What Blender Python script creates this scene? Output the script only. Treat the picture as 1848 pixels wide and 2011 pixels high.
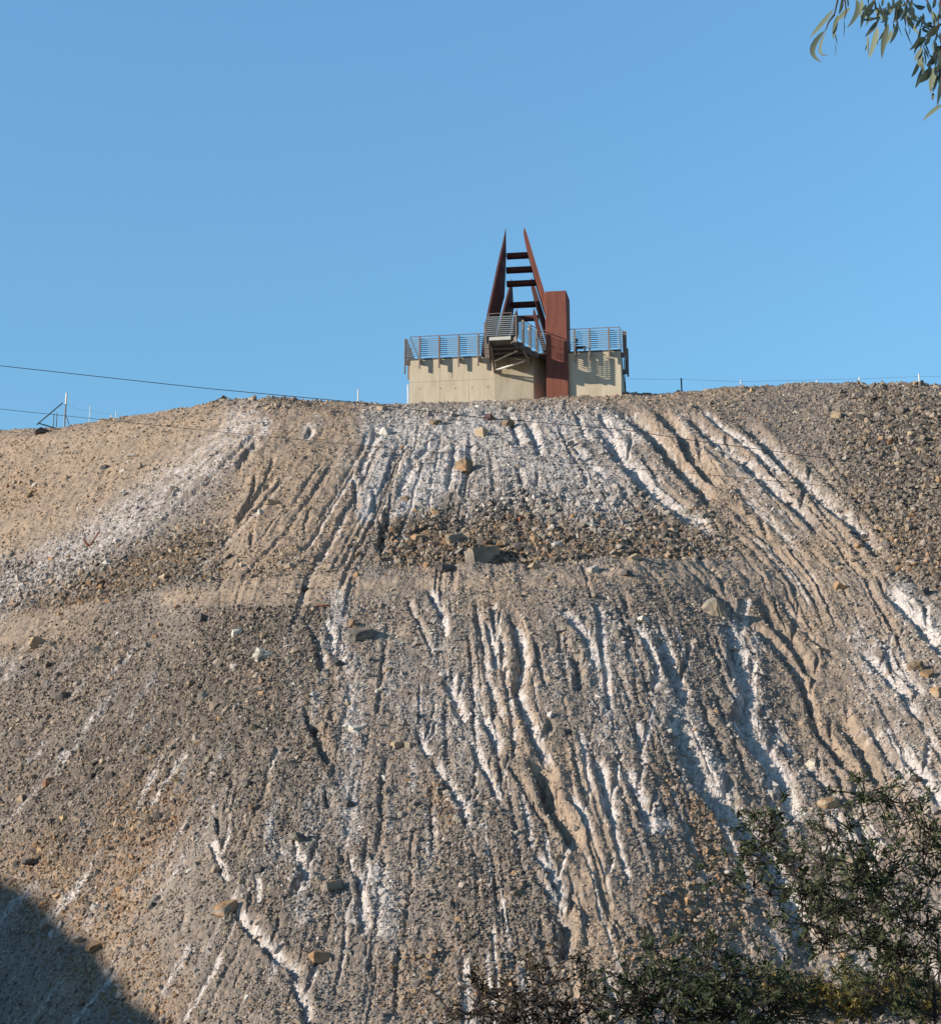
import bpy, bmesh, math, random
import numpy as np
from mathutils import Vector, Matrix

# ------------------------------------------------------------------ scene, camera, sky, sun
sc = bpy.context.scene
for o in list(bpy.data.objects):
    bpy.data.objects.remove(o)
COL = sc.collection
R = math.radians
FPX, CX, CY, EYE = 3700.0, 924.0, 1005.5, 1.6          # focal length and centre in photo units (1848 wide)
PITCH = R(17.2)
SP, CP = math.sin(PITCH), math.cos(PITCH)

cam_d = bpy.data.cameras.new("camera")
cam = bpy.data.objects.new("camera", cam_d)
COL.objects.link(cam)
cam.location = (0, 0, EYE)
cam.rotation_euler = (R(90) + PITCH, 0, 0)
cam_d.sensor_fit = 'HORIZONTAL'
cam_d.sensor_width = 36.0
cam_d.lens = 36.0 * FPX / 1848.0
cam_d.clip_start = 0.1
cam_d.clip_end = 6000
sc.camera = cam

SUN_AZ, SUN_EL = 69.0, 16.5                              # degrees left of straight behind the camera, elevation
ce, se = math.cos(R(SUN_EL)), math.sin(R(SUN_EL))
SUN = Vector((-math.sin(R(SUN_AZ)) * ce, -math.cos(R(SUN_AZ)) * ce, se))
sun_d = bpy.data.lights.new("sun", 'SUN')
sun_d.energy = 5.0
sun_d.angle = R(0.53)
sun_d.color = (1.0, 0.885, 0.73)
sun_o = bpy.data.objects.new("sun", sun_d)
COL.objects.link(sun_o)
sun_o.rotation_euler = SUN.to_track_quat('Z', 'Y').to_euler()

world = bpy.data.worlds.new("World")
sc.world = world
world.use_nodes = True
wn, wl = world.node_tree.nodes, world.node_tree.links
wn.clear()
sky = wn.new('ShaderNodeTexSky')
sky.sky_type = 'NISHITA'
sky.sun_disc = False
sky.sun_elevation = R(SUN_EL)
sky.sun_rotation = math.atan2(SUN.x, SUN.y)
sky.altitude = 300
sky.air_density = 1.0
sky.dust_density = 0.0
sky.ozone_density = 1.0
bg = wn.new('ShaderNodeBackground')
bg.inputs['Strength'].default_value = 0.15
wo = wn.new('ShaderNodeOutputWorld')
tint = wn.new('ShaderNodeMix')                           # clear dry desert air: cooler blue
tint.data_type, tint.blend_type = 'RGBA', 'MULTIPLY'
tint.inputs['Factor'].default_value = 1.0
tint.inputs['B'].default_value = (.735, 1.095, 1.19, 1)
wl.new(sky.outputs[0], tint.inputs['A'])
wc = wn.new('ShaderNodeTexCoord')                        # deeper towards the zenith
wsx = wn.new('ShaderNodeSeparateXYZ')
wl.new(wc.outputs['Generated'], wsx.inputs[0])
wr = wn.new('ShaderNodeValToRGB')
ce_ = wr.color_ramp.elements
ce_[0].position, ce_[0].color = .27, (1, .99, .95, 1)
ce_[1].position, ce_[1].color = .56, (1.20, 1.22, 1.26, 1)
for p_, c_ in ((0.0, (.40, .21, .18, 1)), (.17, (.68, .46, .44, 1)), (.68, (.68, .50, .48, 1)), (.88, (.38, .22, .21, 1))):
    e_ = ce_.new(p_)
    e_.color = c_
wl.new(wsx.outputs['Z'], wr.inputs[0])
deep = wn.new('ShaderNodeMix')
deep.data_type, deep.blend_type = 'RGBA', 'MULTIPLY'
deep.inputs['Factor'].default_value = 1.0
wl.new(tint.outputs['Result'], deep.inputs['A'])
wl.new(wr.outputs[0], deep.inputs['B'])
wl.new(deep.outputs['Result'], bg.inputs[0])
wl.new(bg.outputs[0], wo.inputs[0])

sc.view_settings.view_transform = 'Standard'
sc.view_settings.look = 'None'
sc.view_settings.exposure = 0.42
sc.view_settings.gamma = 1.0
sc.view_settings.use_curve_mapping = False

rng = np.random.default_rng(7)
random.seed(7)


# ------------------------------------------------------------------ helpers
def kz(py):
    """height above the eye per metre of y, for a picture row"""
    q = (CY - np.asarray(py, float)) / FPX
    return (q * CP + SP) / (CP - q * SP)


def project(x, y, z):
    Z = z - EYE
    d = y * CP + Z * SP
    v = -y * SP + Z * CP
    return CX + FPX * x / d, CY - FPX * v / d


def point(px, py, y):
    """world point seen at a picture position, at distance y"""
    Z = float(y * kz(py))
    d = y * CP + Z * SP
    return Vector(((px - CX) / FPX * d, y, EYE + Z))


def tag(o, label=None, cat=None, group=None, kind=None):
    if label: o['label'] = label
    if cat: o['category'] = cat
    if group: o['group'] = group
    if kind: o['kind'] = kind
    return o


def empty(name, loc=(0, 0, 0), rz=0.0):
    o = bpy.data.objects.new(name, None)
    COL.objects.link(o)
    o.location = loc
    o.rotation_euler = (0, 0, rz)
    o.empty_display_size = 0.3
    return o


def mesh_np(name, V, F, mat, parent=None, col=None, smooth=False):
    """mesh object from numpy arrays (F is n x 3 or n x 4), with an optional per-vertex colour"""
    V = np.asarray(V, np.float32)
    F = np.asarray(F, np.int32)
    k = F.shape[1]
    me = bpy.data.meshes.new(name)
    me.vertices.add(len(V))
    me.vertices.foreach_set('co', V.ravel())
    me.loops.add(F.size)
    me.loops.foreach_set('vertex_index', F.ravel())
    me.polygons.add(len(F))
    me.polygons.foreach_set('loop_start', np.arange(0, F.size, k, dtype=np.int32))
    me.polygons.foreach_set('use_smooth', np.full(len(F), smooth, bool))
    me.update(calc_edges=True)
    if col is not None:
        a = me.color_attributes.new('Col', 'FLOAT_COLOR', 'POINT')
        c = np.ones((len(V), 4), np.float32)
        c[:, :3] = col
        a.data.foreach_set('color', c.ravel())
    me.materials.append(mat)
    o = bpy.data.objects.new(name, me)
    COL.objects.link(o)
    if parent: o.parent = parent
    return o


class MB:
    """collects boxes, bars, tubes and prisms; build() links them as ONE mesh object"""
    def __init__(self):
        self.v, self.f = [], []

    def add(self, vs, fs):
        n = len(self.v)
        self.v += [tuple(p) for p in vs]
        self.f += [tuple(i + n for i in f) for f in fs]

    def box(self, x0, x1, y0, y1, z0, z1):
        self.add([(x0, y0, z0), (x1, y0, z0), (x1, y1, z0), (x0, y1, z0), (x0, y0, z1), (x1, y0, z1), (x1, y1, z1), (x0, y1, z1)],
                 [(0, 3, 2, 1), (4, 5, 6, 7), (0, 1, 5, 4), (1, 2, 6, 5), (2, 3, 7, 6), (3, 0, 4, 7)])

    def bar(self, a, b, w, h, up=(0, 0, 1)):
        a, b = Vector(a), Vector(b)
        d = (b - a).normalized()
        s = d.cross(Vector(up))
        if s.length < 1e-4: s = d.cross(Vector((0, 1, 0)))
        s.normalize()
        u = s.cross(d).normalized()
        vs = []
        for p in (a, b):
            for i, j in ((-1, -1), (1, -1), (1, 1), (-1, 1)):
                vs.append(p + s * (i * w / 2) + u * (j * h / 2))
        self.add(vs, [(0, 1, 2, 3), (7, 6, 5, 4), (0, 4, 5, 1), (1, 5, 6, 2), (2, 6, 7, 3), (3, 7, 4, 0)])

    def tube(self, pts, r, n=6):
        pts = [Vector(p) for p in pts]
        rs = r if isinstance(r, (list, tuple)) else [r] * len(pts)
        base = len(self.v)
        ref = Vector((0.13, 0.2, 1)).normalized()
        for i, p in enumerate(pts):
            d = (pts[min(i + 1, len(pts) - 1)] - pts[max(i - 1, 0)]).normalized()
            s = d.cross(ref)
            if s.length < 1e-3: s = d.cross(Vector((1, 0, 0)))
            s.normalize()
            u = s.cross(d)
            for k in range(n):
                a = 2 * math.pi * k / n
                self.v.append(tuple(p + s * (math.cos(a) * rs[i]) + u * (math.sin(a) * rs[i])))
        for i in range(len(pts) - 1):
            for k in range(n):
                a, b = base + i * n + k, base + i * n + (k + 1) % n
                self.f.append((a, b, b + n, a + n))
        self.f.append(tuple(base + k for k in range(n))[::-1])
        e = base + (len(pts) - 1) * n
        self.f.append(tuple(e + k for k in range(n)))

    def prism(self, poly, z0, z1):
        n = len(poly)
        vs = [(p[0], p[1], z0) for p in poly] + [(p[0], p[1], z1) for p in poly]
        fs = [tuple(range(n))[::-1], tuple(range(n, 2 * n))]
        fs += [(i, (i + 1) % n, n + (i + 1) % n, n + i) for i in range(n)]
        self.add(vs, fs)

    def build(self, name, mat, parent=None, smooth=False, bevel=0):
        me = bpy.data.meshes.new(name)
        me.from_pydata(self.v, [], self.f)
        bm = bmesh.new()
        bm.from_mesh(me)
        bmesh.ops.recalc_face_normals(bm, faces=bm.faces)
        if bevel:
            bmesh.ops.bevel(bm, geom=list(bm.edges), offset=bevel, segments=1, affect='EDGES', clamp_overlap=True)
        bm.to_mesh(me)
        bm.free()
        if smooth:
            me.polygons.foreach_set('use_smooth', [True] * len(me.polygons))
        me.materials.append(mat)
        o = bpy.data.objects.new(name, me)
        COL.objects.link(o)
        if parent: o.parent = parent
        return o


# value noise
def _h(ix, iy, seed):
    n = (ix.astype(np.int64) * 374761393 + iy.astype(np.int64) * 668265263 + seed * 1442695041) & 0xffffffff
    n = ((n ^ (n >> 13)) * 1274126177) & 0xffffffff
    n = (n ^ (n >> 16)) & 0xffffff
    return n.astype(np.float32) / np.float32(0xffffff)


def vnoise(x, y, seed=0):
    fx, fy = np.floor(x), np.floor(y)
    ix, iy = fx.astype(np.int64), fy.astype(np.int64)
    u, v = (x - fx).astype(np.float32), (y - fy).astype(np.float32)
    u = u * u * (3 - 2 * u)
    v = v * v * (3 - 2 * v)
    a = _h(ix, iy, seed) * (1 - u) + _h(ix + 1, iy, seed) * u
    b = _h(ix, iy + 1, seed) * (1 - u) + _h(ix + 1, iy + 1, seed) * u
    return (a * (1 - v) + b * v) * 2 - 1


def fbm(x, y, octs=4, seed=0, gain=0.5):
    s, a, t = 0, 1.0, 0
    for i in range(octs):
        s = s + a * vnoise(x + 17.3 * i, y - 9.1 * i, seed + i)
        t += a
        a *= gain
        x, y = x * 2.03 + 0.31 * y, y * 2.03 - 0.31 * x
    return s / t


def worley(x, y, seed=0):
    """distance to the nearest and the gap to the second nearest jittered lattice point, and a cell value"""
    ix, iy = np.floor(x).astype(np.int64), np.floor(y).astype(np.int64)
    d1 = np.full(x.shape, 9.0, np.float32)
    d2 = np.full(x.shape, 9.0, np.float32)
    cv = np.zeros(x.shape, np.float32)
    for i in (-1, 0, 1):
        for j in (-1, 0, 1):
            cx, cy = ix + i, iy + j
            dx = (cx + _h(cx, cy, seed) - x).astype(np.float32)
            dy = (cy + _h(cx, cy, seed + 5) - y).astype(np.float32)
            d = np.sqrt(dx * dx + dy * dy)
            m = d < d1
            d2 = np.where(m, d1, np.minimum(d2, d))
            cv = np.where(m, _h(cx, cy, seed + 9), cv)
            d1 = np.where(m, d, d1)
    return d1, d2 - d1, cv


def smoothstep(a, b, x):
    t = np.clip((x - a) / (b - a), 0, 1)
    return t * t * (3 - 2 * t)


# ------------------------------------------------------------------ materials
MATS = {}


def new_mat(name):
    m = bpy.data.materials.new(name)
    m.use_nodes = True
    nt = m.node_tree
    return m, nt, nt.nodes['Principled BSDF']


def stain_mat(name, c0, c1, scale=3.0, rough=0.8, bump=0.0, bscale=30.0, metal=0.0, detail=6, stretch=(1, 1, 1), c2=None, spec=0.3):
    m, nt, b = new_mat(name)
    n, l = nt.nodes, nt.links
    tc = n.new('ShaderNodeTexCoord')
    mp = n.new('ShaderNodeMapping')
    mp.inputs['Scale'].default_value = stretch
    l.new(tc.outputs['Object'], mp.inputs[0])
    no = n.new('ShaderNodeTexNoise')
    no.inputs['Scale'].default_value = scale
    no.inputs['Detail'].default_value = detail
    no.inputs['Roughness'].default_value = 0.65
    l.new(mp.outputs[0], no.inputs['Vector'])
    cr = n.new('ShaderNodeValToRGB')
    cr.color_ramp.elements[0].position = 0.32
    cr.color_ramp.elements[1].position = 0.68
    cr.color_ramp.elements[0].color = (*c0, 1)
    cr.color_ramp.elements[1].color = (*c1, 1)
    if c2:
        e = cr.color_ramp.elements.new(0.5)
        e.color = (*c2, 1)
    l.new(no.outputs['Fac'], cr.inputs[0])
    l.new(cr.outputs[0], b.inputs['Base Color'])
    b.inputs['Roughness'].default_value = rough
    b.inputs['Metallic'].default_value = metal
    b.inputs['Specular IOR Level'].default_value = spec
    if bump:
        n2 = n.new('ShaderNodeTexNoise')
        n2.inputs['Scale'].default_value = bscale
        n2.inputs['Detail'].default_value = 4
        l.new(tc.outputs['Object'], n2.inputs['Vector'])
        bp = n.new('ShaderNodeBump')
        bp.inputs['Strength'].default_value = bump
        bp.inputs['Distance'].default_value = 0.03
        l.new(n2.outputs['Fac'], bp.inputs['Height'])
        l.new(bp.outputs[0], b.inputs['Normal'])
    MATS[name] = m
    return m


def earth_mat(name, sc1=14.0, lo=0.62, hi=1.38, bump=0.6):
    """vertex-colour earth or stone with grainy colour and relief"""
    m, nt, b = new_mat(name)
    n, l = nt.nodes, nt.links
    at = n.new('ShaderNodeAttribute')
    at.attribute_name = 'Col'
    tc = n.new('ShaderNodeTexCoord')
    no = n.new('ShaderNodeTexNoise')
    no.inputs['Scale'].default_value = sc1
    no.inputs['Detail'].default_value = 5
    no.inputs['Roughness'].default_value = 0.75
    l.new(tc.outputs['Object'], no.inputs['Vector'])
    mr = n.new('ShaderNodeMapRange')
    mr.inputs['From Min'].default_value = 0.3
    mr.inputs['From Max'].default_value = 0.7
    mr.inputs['To Min'].default_value = lo
    mr.inputs['To Max'].default_value = hi
    l.new(no.outputs['Fac'], mr.inputs['Value'])
    mx = n.new('ShaderNodeMix')
    mx.data_type = 'RGBA'
    mx.blend_type = 'MULTIPLY'
    mx.inputs['Factor'].default_value = 1.0
    l.new(at.outputs['Color'], mx.inputs['A'])
    l.new(mr.outputs[0], mx.inputs['B'])
    l.new(mx.outputs['Result'], b.inputs['Base Color'])
    b.inputs['Roughness'].default_value = 0.95
    b.inputs['Specular IOR Level'].default_value = 0.12
    bp = n.new('ShaderNodeBump')
    bp.inputs['Strength'].default_value = bump
    bp.inputs['Distance'].default_value = 0.04
    l.new(no.outputs['Fac'], bp.inputs['Height'])
    l.new(bp.outputs[0], b.inputs['Normal'])
    MATS[name] = m
    return m


M_EARTH = earth_mat('mine_waste')
M_STONE = earth_mat('loose_stone', 9.0, 0.75, 1.25, 0.5)

# ------------------------------------------------------------------ the heap: big shape
# crest edge of the upper bank (picture x, picture y, distance), lip of the top, foot line of the upper bank (bench)
CREST = [(-700, 900, 126), (-300, 886, 110), (0, 862, 98.5), (150, 848, 94.5), (300, 826, 91), (420, 812, 88.0), (520, 806, 86.0), (650, 810, 85), (800, 812, 84.6),
         (950, 807, 84.6), (1100, 800, 84.9), (1250, 797, 85.5), (1400, 792, 86.3), (1520, 786, 87.0), (1600, 782, 87.2), (1700, 782, 86.4), (1848, 786, 85), (2150, 800, 82), (2600, 830, 80)]
LIP = [(-700, 880), (-300, 868), (0, 844), (60, 842), (110, 842), (150, 835), (230, 822), (300, 810), (380, 797), (440, 787), (500, 783), (540, 779), (600, 785), (700, 790),
       (800, 793), (880, 789), (972, 785), (1047, 781), (1125, 777), (1230, 772), (1300, 772), (1340, 770), (1400, 763), (1460, 758), (1540, 754), (1590, 748), (1640, 750),
       (1700, 752), (1780, 750), (1848, 753), (2150, 765), (2600, 800)]
BENCH = [(-700, 1290), (-300, 1245), (0, 1208), (200, 1192), (330, 1162), (560, 1146), (700, 1140), (900, 1132), (1100, 1128), (1250, 1118), (1400, 1108), (1500, 1114),
         (1650, 1135), (1848, 1166), (2150, 1200), (2600, 1250)]
WIDTH = [(-700, .4), (0, .8), (300, 1.5), (500, 1.9), (800, 2.3), (1000, 2.6), (1250, 2.5), (1400, 1.6), (1550, .7), (1848, .5), (2600, .4)]

NC, TMAX = 1120, 0.275
t_mid = np.linspace(-TMAX, TMAX, NC)
ext = TMAX + np.cumsum(np.geomspace(0.0008, 0.12, 44))
T = np.concatenate([-ext[::-1], t_mid, ext])


def gsm(a, s):
    k = np.exp(-0.5 * (np.arange(-3 * s, 3 * s + 1) / s) ** 2)
    k /= k.sum()
    p = np.concatenate([np.full(3 * s, a[0]), a, np.full(3 * s, a[-1])])
    return np.convolve(p, k, 'valid')


def curve_on_t(pts, ys=None, s=12):
    """(t, py, y) of a picture curve, on the columns"""
    px = np.array([p[0] for p in pts], float)
    py = np.array([p[1] for p in pts], float)
    y = np.array([p[2] for p in pts], float) if ys is None else ys(px)
    Z = y * kz(py)
    t = (px - CX) / FPX * (CP + Z / y * SP)
    ti = np.linspace(t[0], t[-1], 4000)
    a, b = gsm(np.interp(ti, t, py), s * 3), gsm(np.interp(ti, t, y), s * 6)
    return np.interp(T, ti, a), np.interp(T, ti, b)


S_UP, S_LOW = 0.72, 0.70
c_py, c_y = curve_on_t(CREST)
c_z = EYE + c_y * kz(c_py)
lip_dy = 3.6
l_py, l_y = curve_on_t(LIP, ys=lambda px: np.interp(px, [p[0] for p in CREST], [p[2] for p in CREST]) + lip_dy, s=4)
l_y = c_y + lip_dy
l_z = EYE + l_y * kz(l_py)
b_py, _ = curve_on_t(BENCH, ys=lambda px: 65 + 0 * px)
b_y = (c_z - S_UP * c_y - EYE) / (kz(b_py) - S_UP)          # where the upper bank meets the bench
b_z = EYE + b_y * kz(b_py)
wpx = np.interp(CX + T * FPX / 1.05, [p[0] for p in WIDTH], [p[1] for p in WIDTH])
e_y, e_z = b_y - wpx, b_z - 0.10 * wpx                       # outer edge of the bench
f_y = e_y - e_z / S_LOW - 0.6                                # foot of the heap
f_z = e_z * 0 - 0.42

NR = [470, 26, 400, 64, 36, 20]
rows_y, rows_z = [], []


def seg(y0, z0, y1, z1, n, last=False):
    for i in range(n + (1 if last else 0)):
        k = i / n
        rows_y.append(y0 + (y1 - y0) * k)
        rows_z.append(z0 + (z1 - z0) * k)


seg(f_y, f_z, e_y, e_z, NR[0])
seg(e_y, e_z, b_y, b_z, NR[1])
seg(b_y, b_z, c_y, c_z, NR[2])
seg(c_y, c_z, l_y, l_z, NR[3])
seg(l_y, l_z, l_y + 18, l_z - 0.5, NR[4])
seg(l_y + 18, l_z - 0.5, l_y + 95, l_z * 0 - 0.4, NR[5], True)
Y = np.array(rows_y)
ZM = np.array(rows_z)
# round the corners of the profile
for _ in range(3):
    Zp = ZM.copy()
    for s in (1, 2, 4):
        Zp[s:-s] = 0.25 * Zp[:-2 * s] * 0.5 + 0.75 * Zp[s:-s] + 0.25 * Zp[2 * s:] * 0.5
    ZM = Zp
X = Y * T[None, :]
PX, PY = project(X, Y, ZM)
NROW, NCOL = Y.shape
r0, r1, r2, r3, r4 = np.cumsum(NR)[:5]
ROW = np.arange(NROW)[:, None] + 0 * X

# ------------------------------------------------------------------ gullies and colour zones, drawn on the heap
GX0, GY0, GW, GH = -160, 720, 2170, 1380


def RU(*p): return [(924 + p[i] * .5, 776 + p[i + 1] * .5) for i in range(0, len(p), 2)]
def RL(*p): return [(924 + p[i] * .5, 1393.6 + p[i + 1] * .5) for i in range(0, len(p), 2)]
def LU(*p): return [(p[i] * .5, 776 + p[i + 1] * .5) for i in range(0, len(p), 2)]
def LL(*p): return [(p[i] * .5, 1393.6 + p[i + 1] * .5) for i in range(0, len(p), 2)]
def DD(*p): return [(p[i], p[i + 1]) for i in range(0, len(p), 2)]


# polyline down the slope, half width (photo px), depth factor, salt with painted-in sunlit white, and tan, both on the lit right bank
GUL = [
    (RU(560, 50, 680, 130, 790, 250, 900, 370, 970, 450), 17, 1.2, .35, .5),
    (RU(715, 65, 810, 140, 850, 220, 920, 300, 1000, 370), 14, 1.0, .1, .9),
    (RU(830, 60, 960, 180, 1060, 260, 1180, 360, 1290, 460, 1400, 570), 13, 1.1, .55, .2),
    (RU(1030, 70, 1150, 190, 1250, 290, 1370, 400, 1480, 490, 1580, 600, 1670, 670), 14, 1.1, .5, .3),
    (RU(480, 110, 600, 270, 700, 370, 800, 450, 900, 520, 990, 590), 15, 1.1, .9, .1),
    (RU(880, 45, 990, 130, 1080, 200, 1160, 260, 1250, 340), 8, .9, .9, .1),
    (RU(220, 90, 250, 170, 275, 250), 9, 1.0, .9, .3),
    (RU(370, 160, 430, 240, 490, 300, 545, 350), 8, .8, .8, .1),
    (RU(150, 60, 170, 120, 200, 210), 8, .9, .9, .1),
    (RU(410, 60, 425, 120, 450, 180), 7, .9, .9, 0),
    (RU(500, 70, 540, 130, 570, 180), 8, .8, 1, 0),
    (RU(1130, 480, 1170, 570, 1210, 650), 6, .7, 0, .4),
    (RU(1400, 420, 1500, 520, 1570, 620), 7, .8, .1, .3),
    (RU(1300, 230, 1400, 330, 1480, 420), 6, .7, .1, .3),
    (RU(700, 330, 760, 420, 840, 500), 6, .6, .3, .2),
    (RU(270, 290, 262, 370, 250, 450), 6, .7, .3, 0),
    (RU(560, 330, 640, 430, 700, 520), 7, .7, .2, 0),
    # lower bank, right half
    (RU(10, 780, 30, 900, 50, 1000, 60, 1100, 110, 1235) + RL(150, 100), 9, .8, .3, .6),
    (RU(155, 820, 180, 940, 205, 1060, 180, 1150, 200, 1235) + RL(250, 140, 310, 220, 345, 270), 14, 1.0, .45, .7),
    (RU(60, 880, 85, 1000, 110, 1090), 9, .9, .9, .2),
    (RU(340, 830, 430, 930, 470, 1020, 500, 1100), 10, .9, .8, .2),
    (RU(400, 1000, 420, 1080, 430, 1160), 11, 1.0, .1, .5),
    (RU(485, 790, 500, 870, 512, 1000, 535, 1150, 540, 1235) + RL(500, 60), 8, .9, 1, .3),
    (RU(630, 880, 690, 980, 730, 1080, 715, 1180), 9, .9, .8, .2),
    (RU(740, 950, 780, 1060, 815, 1160, 850, 1235), 14, 1.0, .6, .6),
    (RU(920, 730, 980, 800, 1050, 860), 11, .9, .1, .3),
    (RU(1000, 860, 1030, 980, 1050, 1080, 1080, 1180) + RL(1060, 40, 1130, 130), 20, .8, 1, .1),
    (RU(1040, 830, 1140, 940, 1230, 1030, 1290, 1100, 1320, 1190) + RL(1370, 90), 12, 1.0, .2, .7),
    (RU(1130, 800, 1180, 900, 1250, 980, 1330, 1080, 1390, 1140), 12, .9, .1, .5),
    (RU(1210, 800, 1300, 920, 1390, 1000, 1450, 1030), 8, .8, .2, .4),
    (RU(1520, 990, 1600, 1080, 1680, 1160, 1720, 1235) + RL(1790, 60), 11, .9, .6, .2),
    (RU(1610, 950, 1650, 1050, 1720, 1130, 1790, 1200), 9, .8, .8, .2),
    (RU(1620, 760, 1740, 880, 1810, 970, 1880, 1050), 14, 1.0, .9, 0),
    (RU(560, 1050, 600, 1150, 640, 1235), 7, .7, .2, .2),
    (RU(250, 960, 270, 1060, 300, 1160), 7, .7, .2, .4),
    (RL(-20, 80, 40, 210, 100, 330, 130, 390), 10, .9, .6, .2),
    (RL(40, 10, 80, 90, 110, 190), 12, .9, .8, .3),
    (RL(220, 170, 285, 270, 315, 380, 375, 470, 430, 570), 19, 1.2, 0, .7),
    (RL(140, 190, 220, 330, 290, 440, 330, 560), 8, .7, .1, .6),
    (RL(490, 170, 515, 280, 540, 400, 585, 460), 12, 1.0, 1, .3),
    (RL(400, 100, 420, 230, 450, 360), 9, .7, .2, .6),
    (RL(640, 40, 665, 150, 680, 230), 9, .9, 1, .1),
    (RL(600, 210, 645, 320, 690, 440, 730, 520), 13, .9, .7, .2),
    (RL(780, -40, 830, 150, 890, 280, 970, 380, 1050, 450, 1130, 540, 1190, 670, 1270, 820, 1330, 960, 1370, 1030), 22, 1.0, .75, .45),
    (RL(1000, 20, 1080, 110, 1150, 200, 1220, 280, 1250, 400, 1290, 490), 18, .9, .7, .5),
    (RL(1290, 200, 1390, 310, 1460, 380), 12, .8, .3, .3),
    (RL(1320, 20, 1400, 130, 1450, 200, 1530, 280), 14, .9, .1, .6),
    (RL(1440, 20, 1530, 140, 1575, 240, 1600, 310), 14, .9, .1, .8),
    (RL(1560, 50, 1640, 180, 1720, 270, 1800, 340), 12, .8, .1, .5),
    (RL(1680, 160, 1770, 260, 1850, 400), 12, .9, 1, .1),
    (RL(470, 620, 520, 740, 580, 840, 660, 980), 9, .8, 0, .4),
    (RL(240, 650, 320, 730, 385, 790), 10, .9, .4, .2),
    (RL(240, 560, 330, 670, 370, 750), 12, .9, .7, .4),
    (RL(300, 760, 370, 840, 370, 930, 350, 1010), 18, 1.0, .2, .2),
    (RL(1470, 380, 1550, 500, 1600, 600), 15, .8, .4, .2),
    (RL(380, 330, 440, 420, 470, 490), 9, .8, .7, .2),
    (RL(560, 560, 545, 620, 520, 660), 7, .8, .5, .2),
    (RL(1180, 340, 1210, 440, 1240, 520), 14, .8, .5, .3),
    # left half
    (LU(1100, 300, 1010, 380, 950, 470, 925, 530), 9, 1.0, .1, .2),
    (LU(1530, 440, 1510, 540, 1495, 650), 12, 1.1, .3, .3),
    (LU(1020, 180, 960, 250, 920, 300), 9, .9, .1, .5),
    (LU(1390, 330, 1395, 400, 1400, 460), 8, .9, .3, 0),
    (LU(1230, 130, 1200, 180), 7, .8, .9, 0),
    (LU(1480, 130, 1440, 240, 1400, 330), 9, .6, .8, .2),
    (LU(1690, 200, 1600, 300, 1560, 400), 9, .6, .8, .1),
    (LU(1240, 940, 1255, 1040, 1270, 1110), 11, 1.0, .3, .2),
    (LU(1270, 880, 1300, 960, 1290, 1030), 8, .9, .7, .3),
    (LU(1680, 760, 1740, 870, 1745, 970), 9, .9, .6, .4),
    (LU(1600, 790, 1660, 930, 1700, 1030), 7, .8, .3, .3),
    (LU(1740, 1110, 1790, 1200) + LL(1830, 60), 11, .9, .9, .1),
    (LU(990, 530, 985, 600), 6, .8, 0, .2),
    (LU(1230, 430, 1190, 540), 5, .7, 0, .2),
    (LL(1225, 20, 1255, 130, 1295, 220), 15, 1.1, 0, .3),
    (LL(1640, 80, 1660, 150, 1690, 210), 9, .9, .9, 0),
    (LL(1690, 200, 1770, 310, 1820, 400, 1830, 490), 10, 1.0, .6, .1),
    (LL(840, 400, 865, 470, 860, 520), 11, .9, .2, 0),
    (LL(1150, 560, 1195, 640, 1170, 700, 1140, 750), 14, 1.0, .9, 0),
    (LL(880, 700, 960, 830, 1050, 930, 1140, 1010, 1190, 1100), 15, .9, .4, .2),
    (LL(1390, 630, 1415, 760, 1430, 900), 11, 1.0, .7, .6),
    (LL(1140, 1060, 1185, 1150, 1210, 1250), 12, 1.0, .4, 0),
    (LL(820, 520, 850, 600, 890, 700), 9, .9, .9, 0),
    (LL(1280, 310, 1290, 400), 10, .9, .2, .2),
    (LL(1000, 640, 1010, 720, 1000, 780), 7, .7, .7, .1),
    (LL(740, 780, 700, 900), 9, .6, .2, .1),
    (LL(1470, 560, 1460, 600), 8, .8, .2, 0),
    (LL(610, 210, 580, 300, 520, 410), 7, .7, 1, .2),
    (LL(260, 150, 220, 210), 6, .5, 1, .1),
]

# flow direction dx/dy, used for the many small rills
UPX = np.array([-200, 0, 400, 600, 780, 950, 1100, 1250, 1500, 1700, 1848, 2100])
UPS = np.array([-1.4, -1.3, -1.1, -.75, -.35, 0, .5, .9, 1.0, .8, .35, .3])
LOX = np.array([-200, 0, 300, 600, 850, 1100, 1400, 1848, 2100])
LOS = np.array([-1.25, -1.05, -.7, -.25, 0, .22, .42, .6, .7])
rr = random.Random(11)
n_small = 0
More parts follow.
